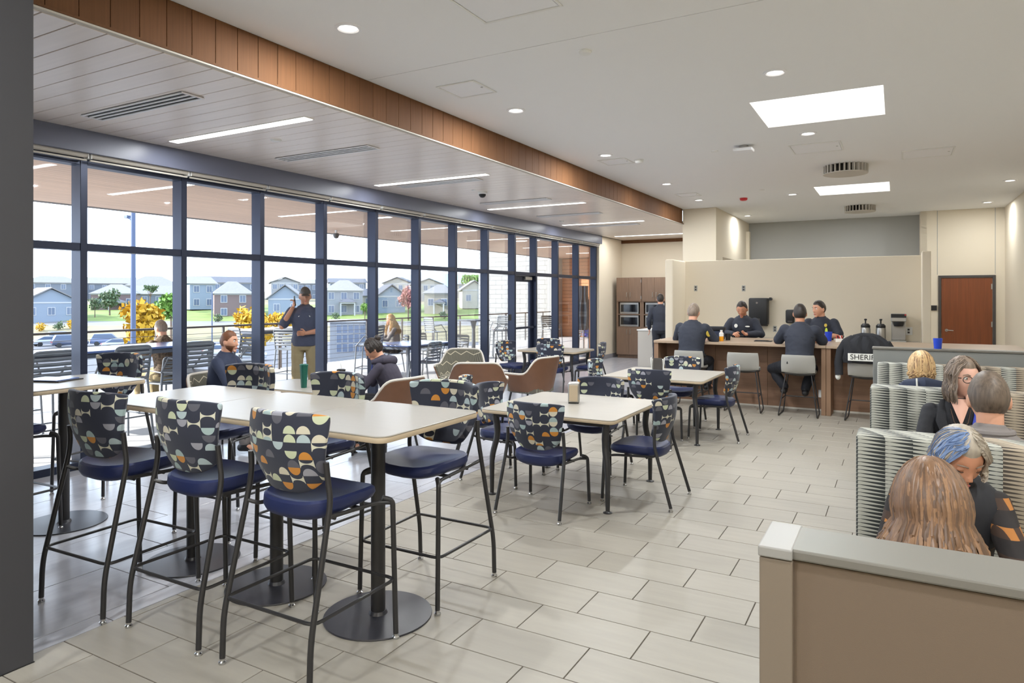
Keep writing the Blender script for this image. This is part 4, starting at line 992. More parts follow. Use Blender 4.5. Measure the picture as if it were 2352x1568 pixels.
# ================================================================== PEOPLE
from mathutils import noise as mnoise
WORK = bpy.data.scenes.new('work')                   # an empty scene to evaluate the modifiers in, removed at the end
def remeshed(mb, vox, rough=0.0, smooth=4):
    me = bpy.data.meshes.new('tmp'); me.from_pydata(mb.v, [], mb.f)
    bm = bmesh.new(); bm.from_mesh(me); bmesh.ops.recalc_face_normals(bm, faces=bm.faces); bm.to_mesh(me); bm.free()
    o = bpy.data.objects.new('tmp', me); WORK.collection.objects.link(o)
    r = o.modifiers.new('r', 'REMESH'); r.mode = 'VOXEL'; r.voxel_size = vox; r.adaptivity = 0
    if smooth: s = o.modifiers.new('s', 'SMOOTH'); s.iterations = smooth; s.factor = .5
    WORK.view_layers[0].update(); dg = WORK.view_layers[0].depsgraph; out = bpy.data.meshes.new_from_object(o.evaluated_get(dg))
    bpy.data.objects.remove(o); bpy.data.meshes.remove(me)
    if rough:
        co = [v.co.copy() for v in out.vertices]; no = [v.normal.copy() for v in out.vertices]; flat = []
        for c_, n_ in zip(co, no): flat.extend(c_+n_*((mnoise.noise(c_*11)+.6*mnoise.noise(c_*23))*rough))
        out.vertices.foreach_set('co', flat); out.update()
    out.polygons.foreach_set('use_smooth', [True]*len(out.polygons))
    return out
def limb(mb, pts, rad, seg=12):
    mb.tube(pts, rad, seg)
    for p, r in zip(pts, rad): mb.ell(p, (r*.99, r*.99, r*.99), 12, 8)
def hand(mb, w, d, side, curl, k=1.0):
    """w wrist, d direction of the palm, side: towards the thumb, curl per knuckle"""
    d = d.normalized(); s = (side-d*side.dot(d)).normalized(); n = d.cross(s)
    m = Matrix((s, d, n)).transposed()
    mb.ell(w+d*.045*k, (.040*k, .052*k, .017*k), 12, 8, m)
    for i, ln in enumerate((.074, .082, .076, .060)):
        b = w+d*.082*k+s*(.029-.0195*i)*k; pts = [b-d*.02*k, b]; a = 0; q = b
        for j, f in enumerate((.45, .32, .23)):
            a += curl; q = q+(d*math.cos(a)-n*math.sin(a))*ln*f*k; pts.append(q)
        mb.tube(pts, [.0088*k, .0088*k, .0082*k, .0075*k, .0055*k], 8)
    b = w+d*.022*k+s*.030*k; t1 = (d*.65+s*.75).normalized(); q1 = b+t1*.038*k; q2 = q1+(d*.95+s*.15-n*curl*.7).normalized()*.032*k
    mb.tube([b-t1*.015, b, q1, q2], [.013*k, .0125*k, .010*k, .007*k], 8)
def head_fn(d, p):
    p = p.copy()
    if d.z < 0:
        q = -d.z; p.x *= 1-.30*q**1.3
        if d.y > 0: p.y *= 1-.06*q
        else: p.y *= 1-.42*max(0, q-.25)
    if d.y < 0: p.y *= 1.06
    g = lambda cx_, cz_, s: math.exp(-(((d.x-cx_)/s)**2+((d.z-cz_)/s)**2)) if d.y > 0 else 0
    dent = .009*(g(.40, .13, .17)+g(-.40, .13, .17)); bump = .004*(g(.5, -.2, .22)+g(-.5, -.2, .22))+.004*g(0, .33, .3)
    p.y += bump-dent
    return p
def hairline(d):
    return (.02+.58*min(1, (d.y-.15)/.45)) if d.y > .15 else -.62*min(1, (.15-d.y)/.45)+.02
def person(label, loc, rz, pz, lean=6, head=(0, 0), k=1.0, fem=False, skin='skin', top='uniform', pants='uniform_dark', sleeve='long', knees=None, ankles=None, elbows=None, wrists=None, hair=('short', 'hair_dark'), hands=None, vox=.010, belt=False, shoe='shoe', headk=1.0, standing=False, face=True, group=None, bulk=0., hn=None):
    rng = random.Random(int(abs(loc[0]*100)+abs(loc[1]*37)))
    V3 = Vector; L = R(lean); u = V3((0, math.sin(L), math.cos(L))); vd = V3((0, math.cos(L), -math.sin(L))); X = V3((1, 0, 0)); P0 = V3((0, 0, pz))
    sh = (.165 if fem else .19)*k; wk = .88 if fem else 1.0
    S_ = P0+u*.49*k; N = P0+u*.55*k
    hm = Euler((R(head[1]), 0, R(head[0]))).to_matrix()           # pitch (negative looks down), yaw
    Cn = N+(u*.6+V3((0, 0, .4))).normalized()*.048*k; Hc = Cn+hm @ V3((0, .022, .088))*k*headk; hk = k*headk
    hp = [V3((s*.095*k, .01, pz-.01)) for s in (-1, 1)]
    if knees is None: knees = [V3((s*.13*k, .43*k, pz+.0)) for s in (-1, 1)] if not standing else [V3((s*.10*k, .015, pz-.43*k)) for s in (-1, 1)]
    if ankles is None: ankles = [V3((s*.13*k, .40*k, max(.09, pz-.45*k))) for s in (-1, 1)] if not standing else [V3((s*.11*k, -.02, .085)) for s in (-1, 1)]
    if elbows is None: elbows = [S_+V3((s*(sh+.06), .16, -.25))*1.0 for s in (-1, 1)]
    if wrists is None: wrists = [V3((s*.15, .43, pz+.24)) for s in (-1, 1)]
    knees = [V3(q) for q in knees]; ankles = [V3(q) for q in ankles]; elbows = [V3(q) for q in elbows]; wrists = [V3(q) for q in wrists]
    shp = [S_+V3((s*sh*.97, 0, -.030*k)) for s in (-1, 1)]
    def torso(mb, inf, lo=0, hi=99):
        prof = [(-.10, .125, .105), (-.04, .165, .125), (.05, .165, .125), (.15, .145*(.93 if fem else 1), .112), (.26, .155*(.96 if fem else 1), .122), (.37, .172*wk, .125), (.45, .168*wk, .105), (.505, .115*wk, .082), (.55, .066, .066), (.575, .058, .058)]
        rings = []
        for h, rx, ry in prof[lo:hi]:
            c = P0+u*h*k; rings.append([c+X*(rx*k+inf)*math.cos(2*math.pi*j/24)+vd*(ry*k+inf)*math.sin(2*math.pi*j/24) for j in range(24)])
        mb.loft(rings)
    b = MB(); torso(b, 0)
    for i in (0, 1):
        limb(b, [shp[i], elbows[i], elbows[i].lerp(wrists[i], .35), wrists[i]], [.052*k*wk, .042*k*wk, .043*k*wk, .028*k*wk])
        limb(b, [hp[i], knees[i], knees[i].lerp(ankles[i], .35), ankles[i]], [.088*k, .058*k, .056*k, .040*k])
        f = V3((ankles[i].x*1.0+(.02 if i else -.02), ankles[i].y+.10*k, ankles[i].z-.045)); limb(b, [ankles[i]-V3((0, .02, .02)), f], [.038*k, .028*k])
    b.tube([N-u*.06*k, Cn, Hc-hm @ V3((0, .02, .04))], [(.060 if not fem else .05)*k]*3, 14)
    b.ell(Hc, (.076*hk, .096*hk, .117*hk), 28, 22, hm, head_fn)
    T = lambda x, y, z: Hc+hm @ V3((x, y, z))*hk
    b.loft([[T(sx_*w_, y_, z_) if q else T(sx_*w_*.8, y_-.03, z_) for sx_, q in ((-1, 1), (1, 1), (1, 0), (-1, 0))] for w_, y_, z_ in ((.007, .089, .030), (.009, .102, .0), (.014, .114, -.024), (.013, .100, -.036))])
    b.ell(T(0, .090, -.062), (.024*hk, .008*hk, .010*hk), 10, 8, hm); b.ell(T(0, .074, -.096), (.026*hk, .022*hk, .019*hk), 12, 8, hm)
    for s in (-1, 1): b.ell(T(s*.077, -.008, -.012), (.010*hk, .020*hk, .032*hk), 10, 8, hm)
    me = remeshed(b, vox, 0, 2)
    if hands:
        hb = MB()
        for i, spec in hands.items(): hand(hb, wrists[i], V3(spec[0]), V3(spec[1]), spec[2], k)
        bm = bmesh.new(); bm.from_mesh(me); tmp = hb.mesh('tmp', M[skin], smooth=True); bm.from_mesh(tmp); bm.to_mesh(me); bm.free(); bpy.data.meshes.remove(tmp)
        me.polygons.foreach_set('use_smooth', [True]*len(me.polygons))
    elif not standing:
        hb = MB()
        for i in (0, 1): hand(hb, wrists[i], V3((.35*(1 if i == 0 else -1), 1, -.05)), V3(((1 if i == 0 else -1), 0, .1)), .35, k)
        bm = bmesh.new(); bm.from_mesh(me); tmp = hb.mesh('tmp', M[skin], smooth=True); bm.from_mesh(tmp); bm.to_mesh(me); bm.free(); bpy.data.meshes.remove(tmp)
        me.polygons.foreach_set('use_smooth', [True]*len(me.polygons))
    me.materials.append(M[skin]); o = link('person', me, None, loc, (0, 0, rz)); tag(o, label, 'person', group)
    # clothes
    c = MB(); torso(c, .018+bulk, 1, 9)
    c.tube([P0+u*.47*k, P0+u*.53*k, P0+u*.575*k], [.105*k, .080*k, .070*k], 18)
    for i in (0, 1):
        if sleeve == 'long': limb(c, [shp[i], elbows[i], elbows[i].lerp(wrists[i], .4), wrists[i].lerp(elbows[i], .08)], [(.062+bulk*.6)*k*wk, (.056+bulk*.5)*k*wk, (.055+bulk*.5)*k*wk, .042*k*wk])
        else: limb(c, [shp[i], shp[i].lerp(elbows[i], .45), shp[i].lerp(elbows[i], .8)], [(.068+bulk)*k*wk, (.064+bulk*.8)*k*wk, (.064+bulk*.7)*k*wk])
    sm_ = remeshed(c, vox*1.05, .005, 3); sm_.materials.append(M[top]); link('shirt', sm_, o)
    c = MB(); torso(c, .014, 0, 4)
    for i in (0, 1): limb(c, [hp[i], knees[i], knees[i].lerp(ankles[i], .35), ankles[i]+V3((0, 0, .02))], [.102*k, .076*k, .072*k, .062*k])
    pm_ = remeshed(c, vox*1.15, .005, 3); pm_.materials.append(M[pants]); link('trousers', pm_, o)
    for i in (0, 1):
        c = MB(); a = ankles[i]; t_ = V3((.02*(1 if i else -1), 1, 0))
        limb(c, [a+V3((0, -.045*k, -.045)), a+V3((0, .05*k, -.045)), a+V3((0, .15*k, -.058))], [.046*k, .046*k, .034*k]); limb(c, [a+V3((0, 0, .03)), a+V3((0, 0, -.03))], [.056*k, .052*k])
        q = remeshed(c, .012, 0, 2)
        for v in q.vertices: v.co.z = max(v.co.z, a.z-.084)
        q.materials.append(M[shoe]); link('shoe', q, o)
    if belt:
        c = MB(); rg = [P0+u*.045*k+X*(.188*k)*math.cos(2*math.pi*j/28)+vd*(.148*k)*math.sin(2*math.pi*j/28) for j in range(28)]
        c.tube(rg, .026, 8, closed=True, flat=1.0); bo = c.build('belt', M['belt'], o, smooth=True)
        for j, w_ in ((3, .03), (9, .04), (12, .035), (18, .045), (24, .035), (26, .03)): MB().box(rg[j]*1.0+(rg[j]-P0)*.12+V3((0, 0, -.01)), (w_*1.6, w_*1.4, .11), (0, 0, 2*math.pi*j/28)).build('pouch', M['belt'], bo, bevel=.01)
    # hair
    st, hmat = hair[0], hair[1]
    big = 1.06 if st in ('short', 'crop') else 1.10
    def hf(d, p):
        p = head_fn(d, p); hl = hairline(d) if st != 'cap' else (.30 if d.y > -.1 else .12)
        e = max(0., min(1., (d.z-hl)/.16+.4)); n = 1+.025*mnoise.noise(p*60) if st != 'cap' else 1
        return p*(.93+(big*n-.93)*e)+V3((0, -.004*e, .006*e))
    h_ = MB(); h_.ell(Hc, (.076*hk, .096*hk, .117*hk), 36, 28, hm, hf); ho = h_.build('hair' if st != 'cap' else 'cap', M[hmat], o, smooth=True)
    if st == 'cap':
        MB().sheet(lambda a, b_: T(.062*(2*a-1)*(1-.25*b_), .075+.075*b_-.05*(2*a-1)**2, .040-.022*b_-.01*(2*a-1)**2), 10, 4, .005).build('cap_visor', M[hmat], o, smooth=True)
        h2 = MB(); h2.ell(Hc, (.076*hk, .096*hk, .117*hk), 24, 18, hm, lambda d, p: head_fn(d, p)*(1.03 if (d.y < .15 and -.45 < d.z < .2) else .93)); h2.build('hair', M['hair_grey'], o, smooth=True)
    if st in ('long', 'bob', 'messy', 'up', 'bun'):
        spec = dict(long=(950, .30, .0048, 60), bob=(420, .11, .0062, 56), messy=(420, .045, .0055, 75), up=(150, -.03, .008, 60), bun=(260, -.03, .005, 60))[st]
        nl, ln, r0, exc = spec; ln = ln if hn is None else hn; lk = MB(); mats = [M[x] for x in hair[1:]]
        for i in range(nl):
            az = R(rng.uniform(-180, 180)); front = abs(math.degrees(az)) < exc
            if front and rng.random() > .0: 
                if abs(math.degrees(az)) < 22 or not face: continue
            lk.cur = 0
            if len(mats) > 1: lk.cur = (1 if (20 < -math.degrees(az) < 140 and rng.random() < .8) else 0) if 'hair_blue' in hair else rng.choice([0, 0, 1, min(2, len(mats)-1)])
            part = .10 if az > 0 else -.02; pts = []; f0 = big*rng.uniform(.99, 1.05); ph1 = R(rng.uniform(4, 40)); stop = ((100 if st != 'messy' else rng.uniform(96, 128)) if not front else rng.uniform(46, 58))
            n1 = 7
            for j in range(n1+1):
                ph = ph1+(R(stop)-ph1)*j/n1
                azj = az if not front else az*(1+.9*j/n1)
                d = V3((-math.sin(azj)*math.sin(ph), math.cos(azj)*math.sin(ph), math.cos(ph)))
                pts.append(Hc+hm @ (head_fn(d, V3((d.x*.076, d.y*.096, d.z*.117)))*f0)*hk)
            e = pts[-1]; out = (e-Hc); out.z = 0; out = out.normalized() if out.length > 1e-5 else V3((0, -1, 0))
            if front:
                azs = math.copysign(1, az)*R(rng.uniform(62, 100)); d = V3((-math.sin(azs), math.cos(azs), 0)); side = Hc+hm @ V3((d.x*.088, d.y*.09, -.02))*hk; pts += [e.lerp(side, .5)+out*.02, side]; e = side; out = (side-Hc); out.z = 0; out.normalize()
            drop = ln*rng.uniform(.8, 1.12); ph_ = rng.uniform(0, 6)
            if ln > 0:
                for j in range(1, 11):
                    q = j/10; fl = (.035+.10*rng.random())*q**.8 if st == 'long' else (.012*math.sin(q*3.1) if st == 'bob' else .004*q)
                    wv = .010*q**.5*math.sin(ph_*3+q*(5+3*math.sin(ph_)))*(1.3 if st in ('long', 'messy') else .5)
                    w2 = out.cross(V3((0, 0, 1)))
                    pts.append(e+V3((0, 0, -drop*q))+out*(fl+wv*.5)*k+w2*wv+(V3((0, -.02*q, 0)) if st == 'long' else V3()))
            m_ = len(pts); rad = [r0*(.55+.45*min(1, j/3))*(1 if j < m_-3 else (m_-j)/3.4) for j in range(m_)]
            lk.tube([p+V3((rng.uniform(-1, 1), rng.uniform(-1, 1), 0))*.002 for p in pts], rad, 5, flat=.55)
        lo = lk.build('hair_locks', mats, ho, smooth=True); lo['kind'] = 'stuff'
        if st == 'bun': MB().ell(T(0, -.10, .085), (.04*hk, .04*hk, .04*hk), 14, 10, None, lambda d, p: p*(1+.08*mnoise.noise(d*4))).build('bun', M[hmat], ho, smooth=True)
    if face:
        for s in (-1, 1):
            if head[1] <= -24:
                MB().ell(T(s*.0305, .0740, .0150), (.0150*hk, .0130*hk, .0120*hk), 14, 10).build('eyelid', M[skin], o, smooth=True); MB().tube([T(s*.016, .0850, .0075), T(s*.0305, .0885, .0055), T(s*.046, .0800, .0080)], .0016*hk, 6).build('eyelash', M['hair_dark'], o)
                MB().tube([T(s*.014, .091, .034), T(s*.030, .0895, .0405), T(s*.049, .075, .034)], [.0024*hk, .003*hk, .0018*hk], 6).build('eyebrow', M['hair_ash'], o, smooth=True); continue
            ey = MB().ell(T(s*.0305, .0735, .0165), (.0125*hk, .0125*hk, .0125*hk), 14, 10).build('eye', M['eye_white'], o, smooth=True)
            MB().ell(T(s*.0305, .0815, .0160), (.006*hk, .0055*hk, .006*hk), 10, 8).build('iris', M['eye_dark'], ey, smooth=True)
            MB().tube([T(s*.014, .091, .034), T(s*.030, .0895, .0405), T(s*.049, .075, .034)], [.0028*hk, .0036*hk, .002*hk], 6).build('eyebrow', M['hair_ash' if hmat in ('hair_silver', 'hair_ash') else 'hair_dark'], o, smooth=True)
        MB().ell(T(0, .0965, -.0575), (.019*hk, .0045*hk, .0036*hk), 12, 8, hm).ell(T(0, .096, -.066), (.017*hk, .0048*hk, .0045*hk), 12, 8, hm).build('lips', M['lip'], o, smooth=True)
    return o, dict(T=T, Hc=Hc, u=u, P0=P0, S=S_, N=N, vd=vd, shp=shp, elbows=elbows, wrists=wrists, k=k, X=X, hm=hm)
def patch(o, p, n, w, h, m, name='shoulder_patch', label=None):
    n = Vector(n).normalized(); q = n.to_track_quat('Y', 'Z').to_matrix()
    b = MB().prism([(w*math.cos(2*math.pi*i/14), w*math.sin(2*math.pi*i/14)*h/w) for i in range(14)], -.006, .006)
    b.v = [tuple(Vector(p)+q @ Vector((v[0], v[2], v[1]))) for v in b.v]
    c = b.build(name, M[m], o)
    if label: c['label'] = label
    return c
V = Vector
# officers at the bar
o, i = person('officer in dark uniform seen from behind at the left end of the bar', (-2.79, 10.60, 0), -.10, .73, 9, (5, -10), 1.06, bulk=.022, headk=1.08, top='uniform', belt=True, knees=[(-.16, .40, .68), (.16, .40, .68)], ankles=[(-.14, .36, .32), (.14, .36, .32)], elbows=[(-.30, .20, 1.03), (.31, .20, 1.03)], wrists=[(-.16, .40, 1.05), (.16, .42, 1.05)], hair=('short', 'hair_ash'), vox=.011)
patch(o, i['shp'][1]+V((.066, -.02, -.08)), (1, -.5, 0), .045, .05, 'patch_gold', label='gold shoulder patch'); MB().tube([i['S']+V((-.19, -.118, -.10)), i['S']+V((0, -.135, -.085)), i['S']+V((.19, -.118, -.10))], .006, 6).build('yoke_seam', M['uniform_dark'], o)
o, i = person('officer facing us behind the bar, looking down at his hands', (-2.36, 12.52, 0), PI+.08, .78, 12, (-6, -26), 1.06, bulk=.015, headk=1.08, skin='skin_tan', top='uniform', belt=False, elbows=[(-.31, .20, 1.05), (.31, .20, 1.05)], wrists=[(-.10, .40, 1.06), (.12, .40, 1.06)], hair=('short', 'hair_dark'), hands={0: ((.5, .9, 0), (1, 0, .5), .5), 1: ((-.5, .9, 0), (-1, 0, .5), .5)}, vox=.011)
c = MB(); u_, P_0, vd_ = i['u'], i['P0'], i['vd']
c.loft([[P_0+u_*h+V((1, 0, 0))*rx*math.cos(2*math.pi*j/24)+vd_*ry*math.sin(2*math.pi*j/24) for j in range(24)] for h, rx, ry in ((.10, .19, .158), (.25, .195, .168), (.38, .195, .165), (.46, .16, .135))])
ve = c.build('vest', M['uniform_dark'], o, bevel=.01, smooth=True)
for x, h in ((-.1, .2), (0, .19), (.1, .2)): MB().box(P_0+u_*h+V((x, .168, 0)), (.075, .04, .13)).build('pouch', M['belt'], ve, bevel=.012)
patch(o, P_0+u_*.42+V((.10, .168, 0)), (0, 1, .2), .028, .034, 'patch_white', 'badge', 'silver badge'); patch(o, P_0+u_*.41+V((-.09, .168, 0)), (0, 1, .2), .04, .012, 'patch_white', 'name_tape')
patch(o, i['shp'][0]+V((-.066, .03, -.07)), (-1, .4, 0), .04, .05, 'patch_gold'); patch(o, i['shp'][0]+V((-.07, .03, -.14)), (-1, .6, 0), .03, .02, 'patch_lime', 'sleeve_stripe', 'lime sleeve stripe')
o, i = person('officer in short sleeves seen from behind, boots on the stool rail', (-1.22, 10.54, 0), .02, .73, 10, (8, -6), 1.06, bulk=.015, headk=1.08, skin='skin_tan', top='uniform', belt=True, sleeve='short', knees=[(-.40, .30, .62), (.14, .42, .64)], ankles=[(-.23, .22, .36), (.06, .26, .34)], elbows=[(-.32, .20, 1.03), (.31, .22, 1.03)], wrists=[(-.36, .44, 1.04), (.22, .46, 1.04)], hair=('short', 'hair_dark'), vox=.011)
MB().tube([i['S']+V((-.2, -.125, -.12)), i['S']+V((0, -.14, -.11)), i['S']+V((.2, -.125, -.12))], .005, 6).build('yoke_seam', M['uniform_dark'], o)
o, i = person('officer behind the bar with a gold patch, half hidden by the one in front', (-1.10, 12.55, 0), PI-.05, .78, 10, (-38, -10), 1.05, bulk=.012, headk=1.08, top='uniform', sleeve='short', elbows=[(-.30, .18, 1.05), (.30, .18, 1.05)], wrists=[(-.04, .36, 1.06), (.06, .38, 1.06)], hair=('short', 'hair_dark'), vox=.011)
patch(o, i['shp'][0]+V((-.066, .03, -.09)), (-1, .5, 0), .045, .055, 'patch_gold'); patch(o, i['S']+V((-.09, .145, -.06)), (0, 1, .1), .022, .028, 'patch_gold', 'badge', 'gold badge'); patch(o, i['S']+V((-.10, .15, -.16)), (0, 1, .1), .02, .06, 'patch_lime', 'vest_stripe', 'lime stripe')
o, i = person('person in dark shirt standing half hidden by the beige half wall', (-4.72, 15.3, 0), .3, .95, 2, (0, 0), 1.0, top='uniform', standing=True, elbows=[(-.26, 0, 1.16), (.26, 0, 1.16)], wrists=[(-.25, .12, .95), (.25, .12, .95)], hands={0: ((0, .3, -1), (0, 1, 0), .2), 1: ((0, .3, -1), (0, 1, 0), .2)}, vox=.012)
patch(o, i['shp'][0]+V((-.07, 0, -.10)), (-1, -.3, 0), .04, .05, 'patch_white', label='white shoulder patch')
# the pair at the low window table
o, i = person('red-haired bearded man in a navy shirt sitting by the glass', (-6.55, 4.98, 0), -1.15, .55, 12, (-4, -6), .97, top='cloth_navy', pants='cloth_grey', hair=('short', 'hair_red'), vox=.009)
bd = MB(); bd.ell(i['Hc'], (.079*.97, .099*.97, .121*.97), 30, 24, i['hm'], lambda d, p: head_fn(d, p)*(1.02 if (d.y > -.05 and d.z < -.28 and not (abs(d.x) < .3 and -.62 < d.z < -.42)) else .9)); bd.build('beard', M['hair_red'], o, smooth=True)
o, i = person('woman with a dark bun in a dark hooded top, looking down', (-4.74, 5.93, 0), 2.03, .55, 26, (10, -30), .95, fem=True, top='cloth_hood', pants='cloth_black', hair=('bun', 'hair_dark'), vox=.009, wrists=[(-.15, .50, .80), (.15, .50, .80)])
MB().tube([i['N']+V((-.12, .06, -.03)), i['N']+V((-.13, -.06, -.01)), i['N']+V((0, -.14, -.02)), i['N']+V((.13, -.06, -.01)), i['N']+V((.12, .06, -.03))], [.025, .04, .055, .04, .025], 12).build('hood', M['cloth_hood'], o, smooth=True)
MB().tube([i['S']+V((.03, .12, -.02)), i['S']+V((.035, .15, -.2))], .004, 6).build('cord', M['lanyard'], o)
# on the terrace
o, i = person('man in a dark cap and navy polo standing outside with a phone at his ear', (-8.0, 7.66, 0), -2.42, .98, 1, (10, -4), 1.05, bulk=.012, headk=1.06, skin='skin_tan', top='polo', pants='khaki', sleeve='short', standing=True, elbows=[(-.27, .04, 1.18), (.33, .10, 1.24)], wrists=[(-.03, .22, 1.14), (.17, .10, 1.53)], hair=('cap', 'hair_dark'), hands={0: ((1, .15, .05), (0, .2, 1), .6), 1: ((-.25, .05, 1), (-.4, 1, 0), .8)}, vox=.010, knees=[(-.12, .03, .51), (.12, .02, .51)], ankles=[(-.15, -.01, .085), (.15, -.02, .085)])
MB().box(i['wrists'][1]+V((-.03, .02, .10)), (.012, .075, .15), (.2, .1, .3)).build('phone', M['black'], o, bevel=.004); patch(o, i['S']+V((-.07, .135, -.10)), (0, 1, 0), .02, .014, 'patch_white', 'emblem'); patch(o, i['S']+V((.07, .135, -.10)), (0, 1, 0), .018, .01, 'patch_white', 'emblem')
o, i = person('person in camouflage sitting low at the long terrace table, seen from behind', (-9.30, 6.22, 0), PI/2+.1, .57, 8, (5, -8), .98, top='camo', pants='khaki', hair=('short', 'hair_ash'), vox=.012, face=False)
o, i = person('blonde woman sitting outside behind a mullion of the window wall', (-9.66, 11.9, 0), 2.5, .55, 8, (10, -10), .95, fem=True, top='cloth_grey', pants='cloth_black', hair=('long', 'hair_blonde'), vox=.012)
# the booths
o, i = person('woman with long wavy brown hair seen from behind over the front partition', (.085, 1.93, 0), .05, .54, 7, (6, -14), .90, fem=True, top='cloth_cream', pants='cloth_black', hair=('long', 'hair_brown', 'hair_gold', 'hair_umber'), vox=.008, headk=1.13, face=False, wrists=[(-.15, .42, .80), (.15, .42, .80)])
MB().tube([i['S']+V((.13, -.10, .03)), i['S']+V((.20, -.13, -.02)), i['S']+V((.30, -.10, -.14)), i['S']+V((.36, .05, -.2))], .008, 6, flat=.4).build('bag_strap', M['patch_white'], o, smooth=True)
o, i = person('woman with silver and blue hair looking down, facing us in the first booth', (.17, 3.22, 0), PI, .55, 22, (24, -34), .92, fem=True, skin='skin_tan', top='plaid', pants='cloth_black', hair=('bob', 'hair_silver', 'hair_blue'), hn=.035, vox=.007, wrists=[(-.15, .42, .80), (.15, .42, .80)])
c = MB(); c.loft([[i['P0']+i['u']*h+V((1, 0, 0))*rx*math.cos(2*math.pi*j/24)+i['vd']*ry*math.sin(2*math.pi*j/24) for j in range(24)] for h, rx, ry in ((.28, .165, .142), (.38, .175, .143), (.44, .17, .125), (.495, .12, .10), (.515, .09, .085))]); c.build('black_vest', M['cloth_black'], o, smooth=True)
o, i = person('woman with glasses, grey-brown bob and black blazer, facing us in a booth', (.33, 5.02, 0), PI, .57, 8, (28, -6), .93, fem=True, skin='skin_pale', top='cloth_black', pants='cloth_black', hair=('bob', 'hair_ash', 'hair_grey'), vox=.007, headk=1.1)
T = i['T']; g = MB()
for s in (-1, 1): g.tube([T(s*.033+.026*math.cos(a)*(1 if True else 1), .098-.10*(abs(s*.033+.026*math.cos(a))**2)*6, .012+.019*math.sin(a)) for a in [2*math.pi*q/18 for q in range(18)]], .0024, 6, closed=True); g.tube([T(s*.058, .078, .018), T(s*.078, .03, .014), T(s*.082, -.02, .008)], .0022, 6)
g.tube([T(-.008, .101, .016), T(0, .105, .019), T(.008, .101, .016)], .002, 6); g.build('glasses', M['hair_dark'], o, smooth=True)
S0 = i['S']; nk = i['N']
c = MB(); c.sheet(lambda a, b_: nk+V(((2*a-1)*.055*(1-b_), .084+.062*b_-.02*(2*a-1)**2*(1-b_), .012-.15*b_)), 6, 6, .006); c.build('neckline', M['skin_pale'], o, smooth=True)
MB().tube([nk+V((-.075, .03, .0)), nk+V((-.075, .10, -.08)), nk+V((-.05, .135, -.2)), nk+V((-.03, .14, -.34))], .010, 6, flat=.4).build('lanyard', M['lanyard'], o, smooth=True)
MB().tube([nk+V((.05, .085, -.05)), nk+V((.035, .125, -.12)), nk+V((0, .14, -.16)), nk+V((-.035, .125, -.12)), nk+V((-.05, .085, -.05))], .0018, 6).build('necklace', M['hair_umber'], o, smooth=True)
for s in (-1, 1): MB().tube([nk+V((s*.085, .02, -.005)), nk+V((s*.10, .10, -.12)), nk+V((s*.03, .15, -.36))], [.016, .028, .012], 8, flat=.35).build('lapel', M['cloth_black'], o, smooth=True)
o, i = person('man with short grey-brown hair in a grey sweater, seen from behind in a booth', (.38, 3.85, 0), -.02, .57, 6, (4, -10), .93, top='cloth_grey', pants='cloth_black', hair=('short', 'hair_grey'), vox=.007, headk=1.14, face=False)
MB().tube([i['N']+V((.085*math.cos(a), .075*math.sin(a)-.005, -.012)) for a in [2*math.pi*q/20 for q in range(20)]], .017, 8, closed=True).build('collar', M['cloth_grey'], o, smooth=True)
o, i = person('woman with messy blonde hair and a navy jacket, seen from behind in the far booth', (.165, 5.70, 0), .06, .56, 7, (8, -10), .90, fem=True, top='cloth_navy', pants='cloth_black', hair=('messy', 'hair_blonde', 'hair_blonde', 'hair_gold'), hn=.03, vox=.009, headk=1.1, face=False)
MB().tube([i['N']+V((-.13, .0, -.02)), i['N']+V((-.10, -.08, .0)), i['N']+V((0, -.12, .015)), i['N']+V((.1, -.08, .0)), i['N']+V((.13, .0, -.02))], [.035, .055, .065, .055, .035], 12).build('hood', M['cloth_navy'], o, smooth=True)
MB().tube([i['N']+V((-.05, -.150, .07)), i['N']+V((-.05, -.180, .0)), i['N']+V((-.06, -.16, -.12))], .006, 6).build('piping', M['patch_white'], o, smooth=True)
bpy.data.scenes.remove(WORK)
# ================================================================== OUTSIDE
XE, XRAIL = -12.65, -12.6
dk = struct('floor', MB().bx(XE-.15, XW-.17, YB, 26.4, -.3, -.02), M['grout'], label='pale paved terrace floor')
mb = MB(); y = YB
j = 0
while y < 26.3:
    x = XW-.18-(.3 if j % 2 else 0)
    mb.bx(x+.002, XW-.18, y+.002, min(y+.6, 26.4)-.002, -.02, 0) if j % 2 else None
    while x > XE-.1:
        x2 = max(x-.6, XE-.14); mb.bx(x2+.002, x-.002, y+.002, min(y+.6, 26.4)-.002, -.02, 0); x = x2
    y += .6; j += 1
o = mb.build('paving_slabs', M['deck'], dk); o['kind'] = 'stuff'
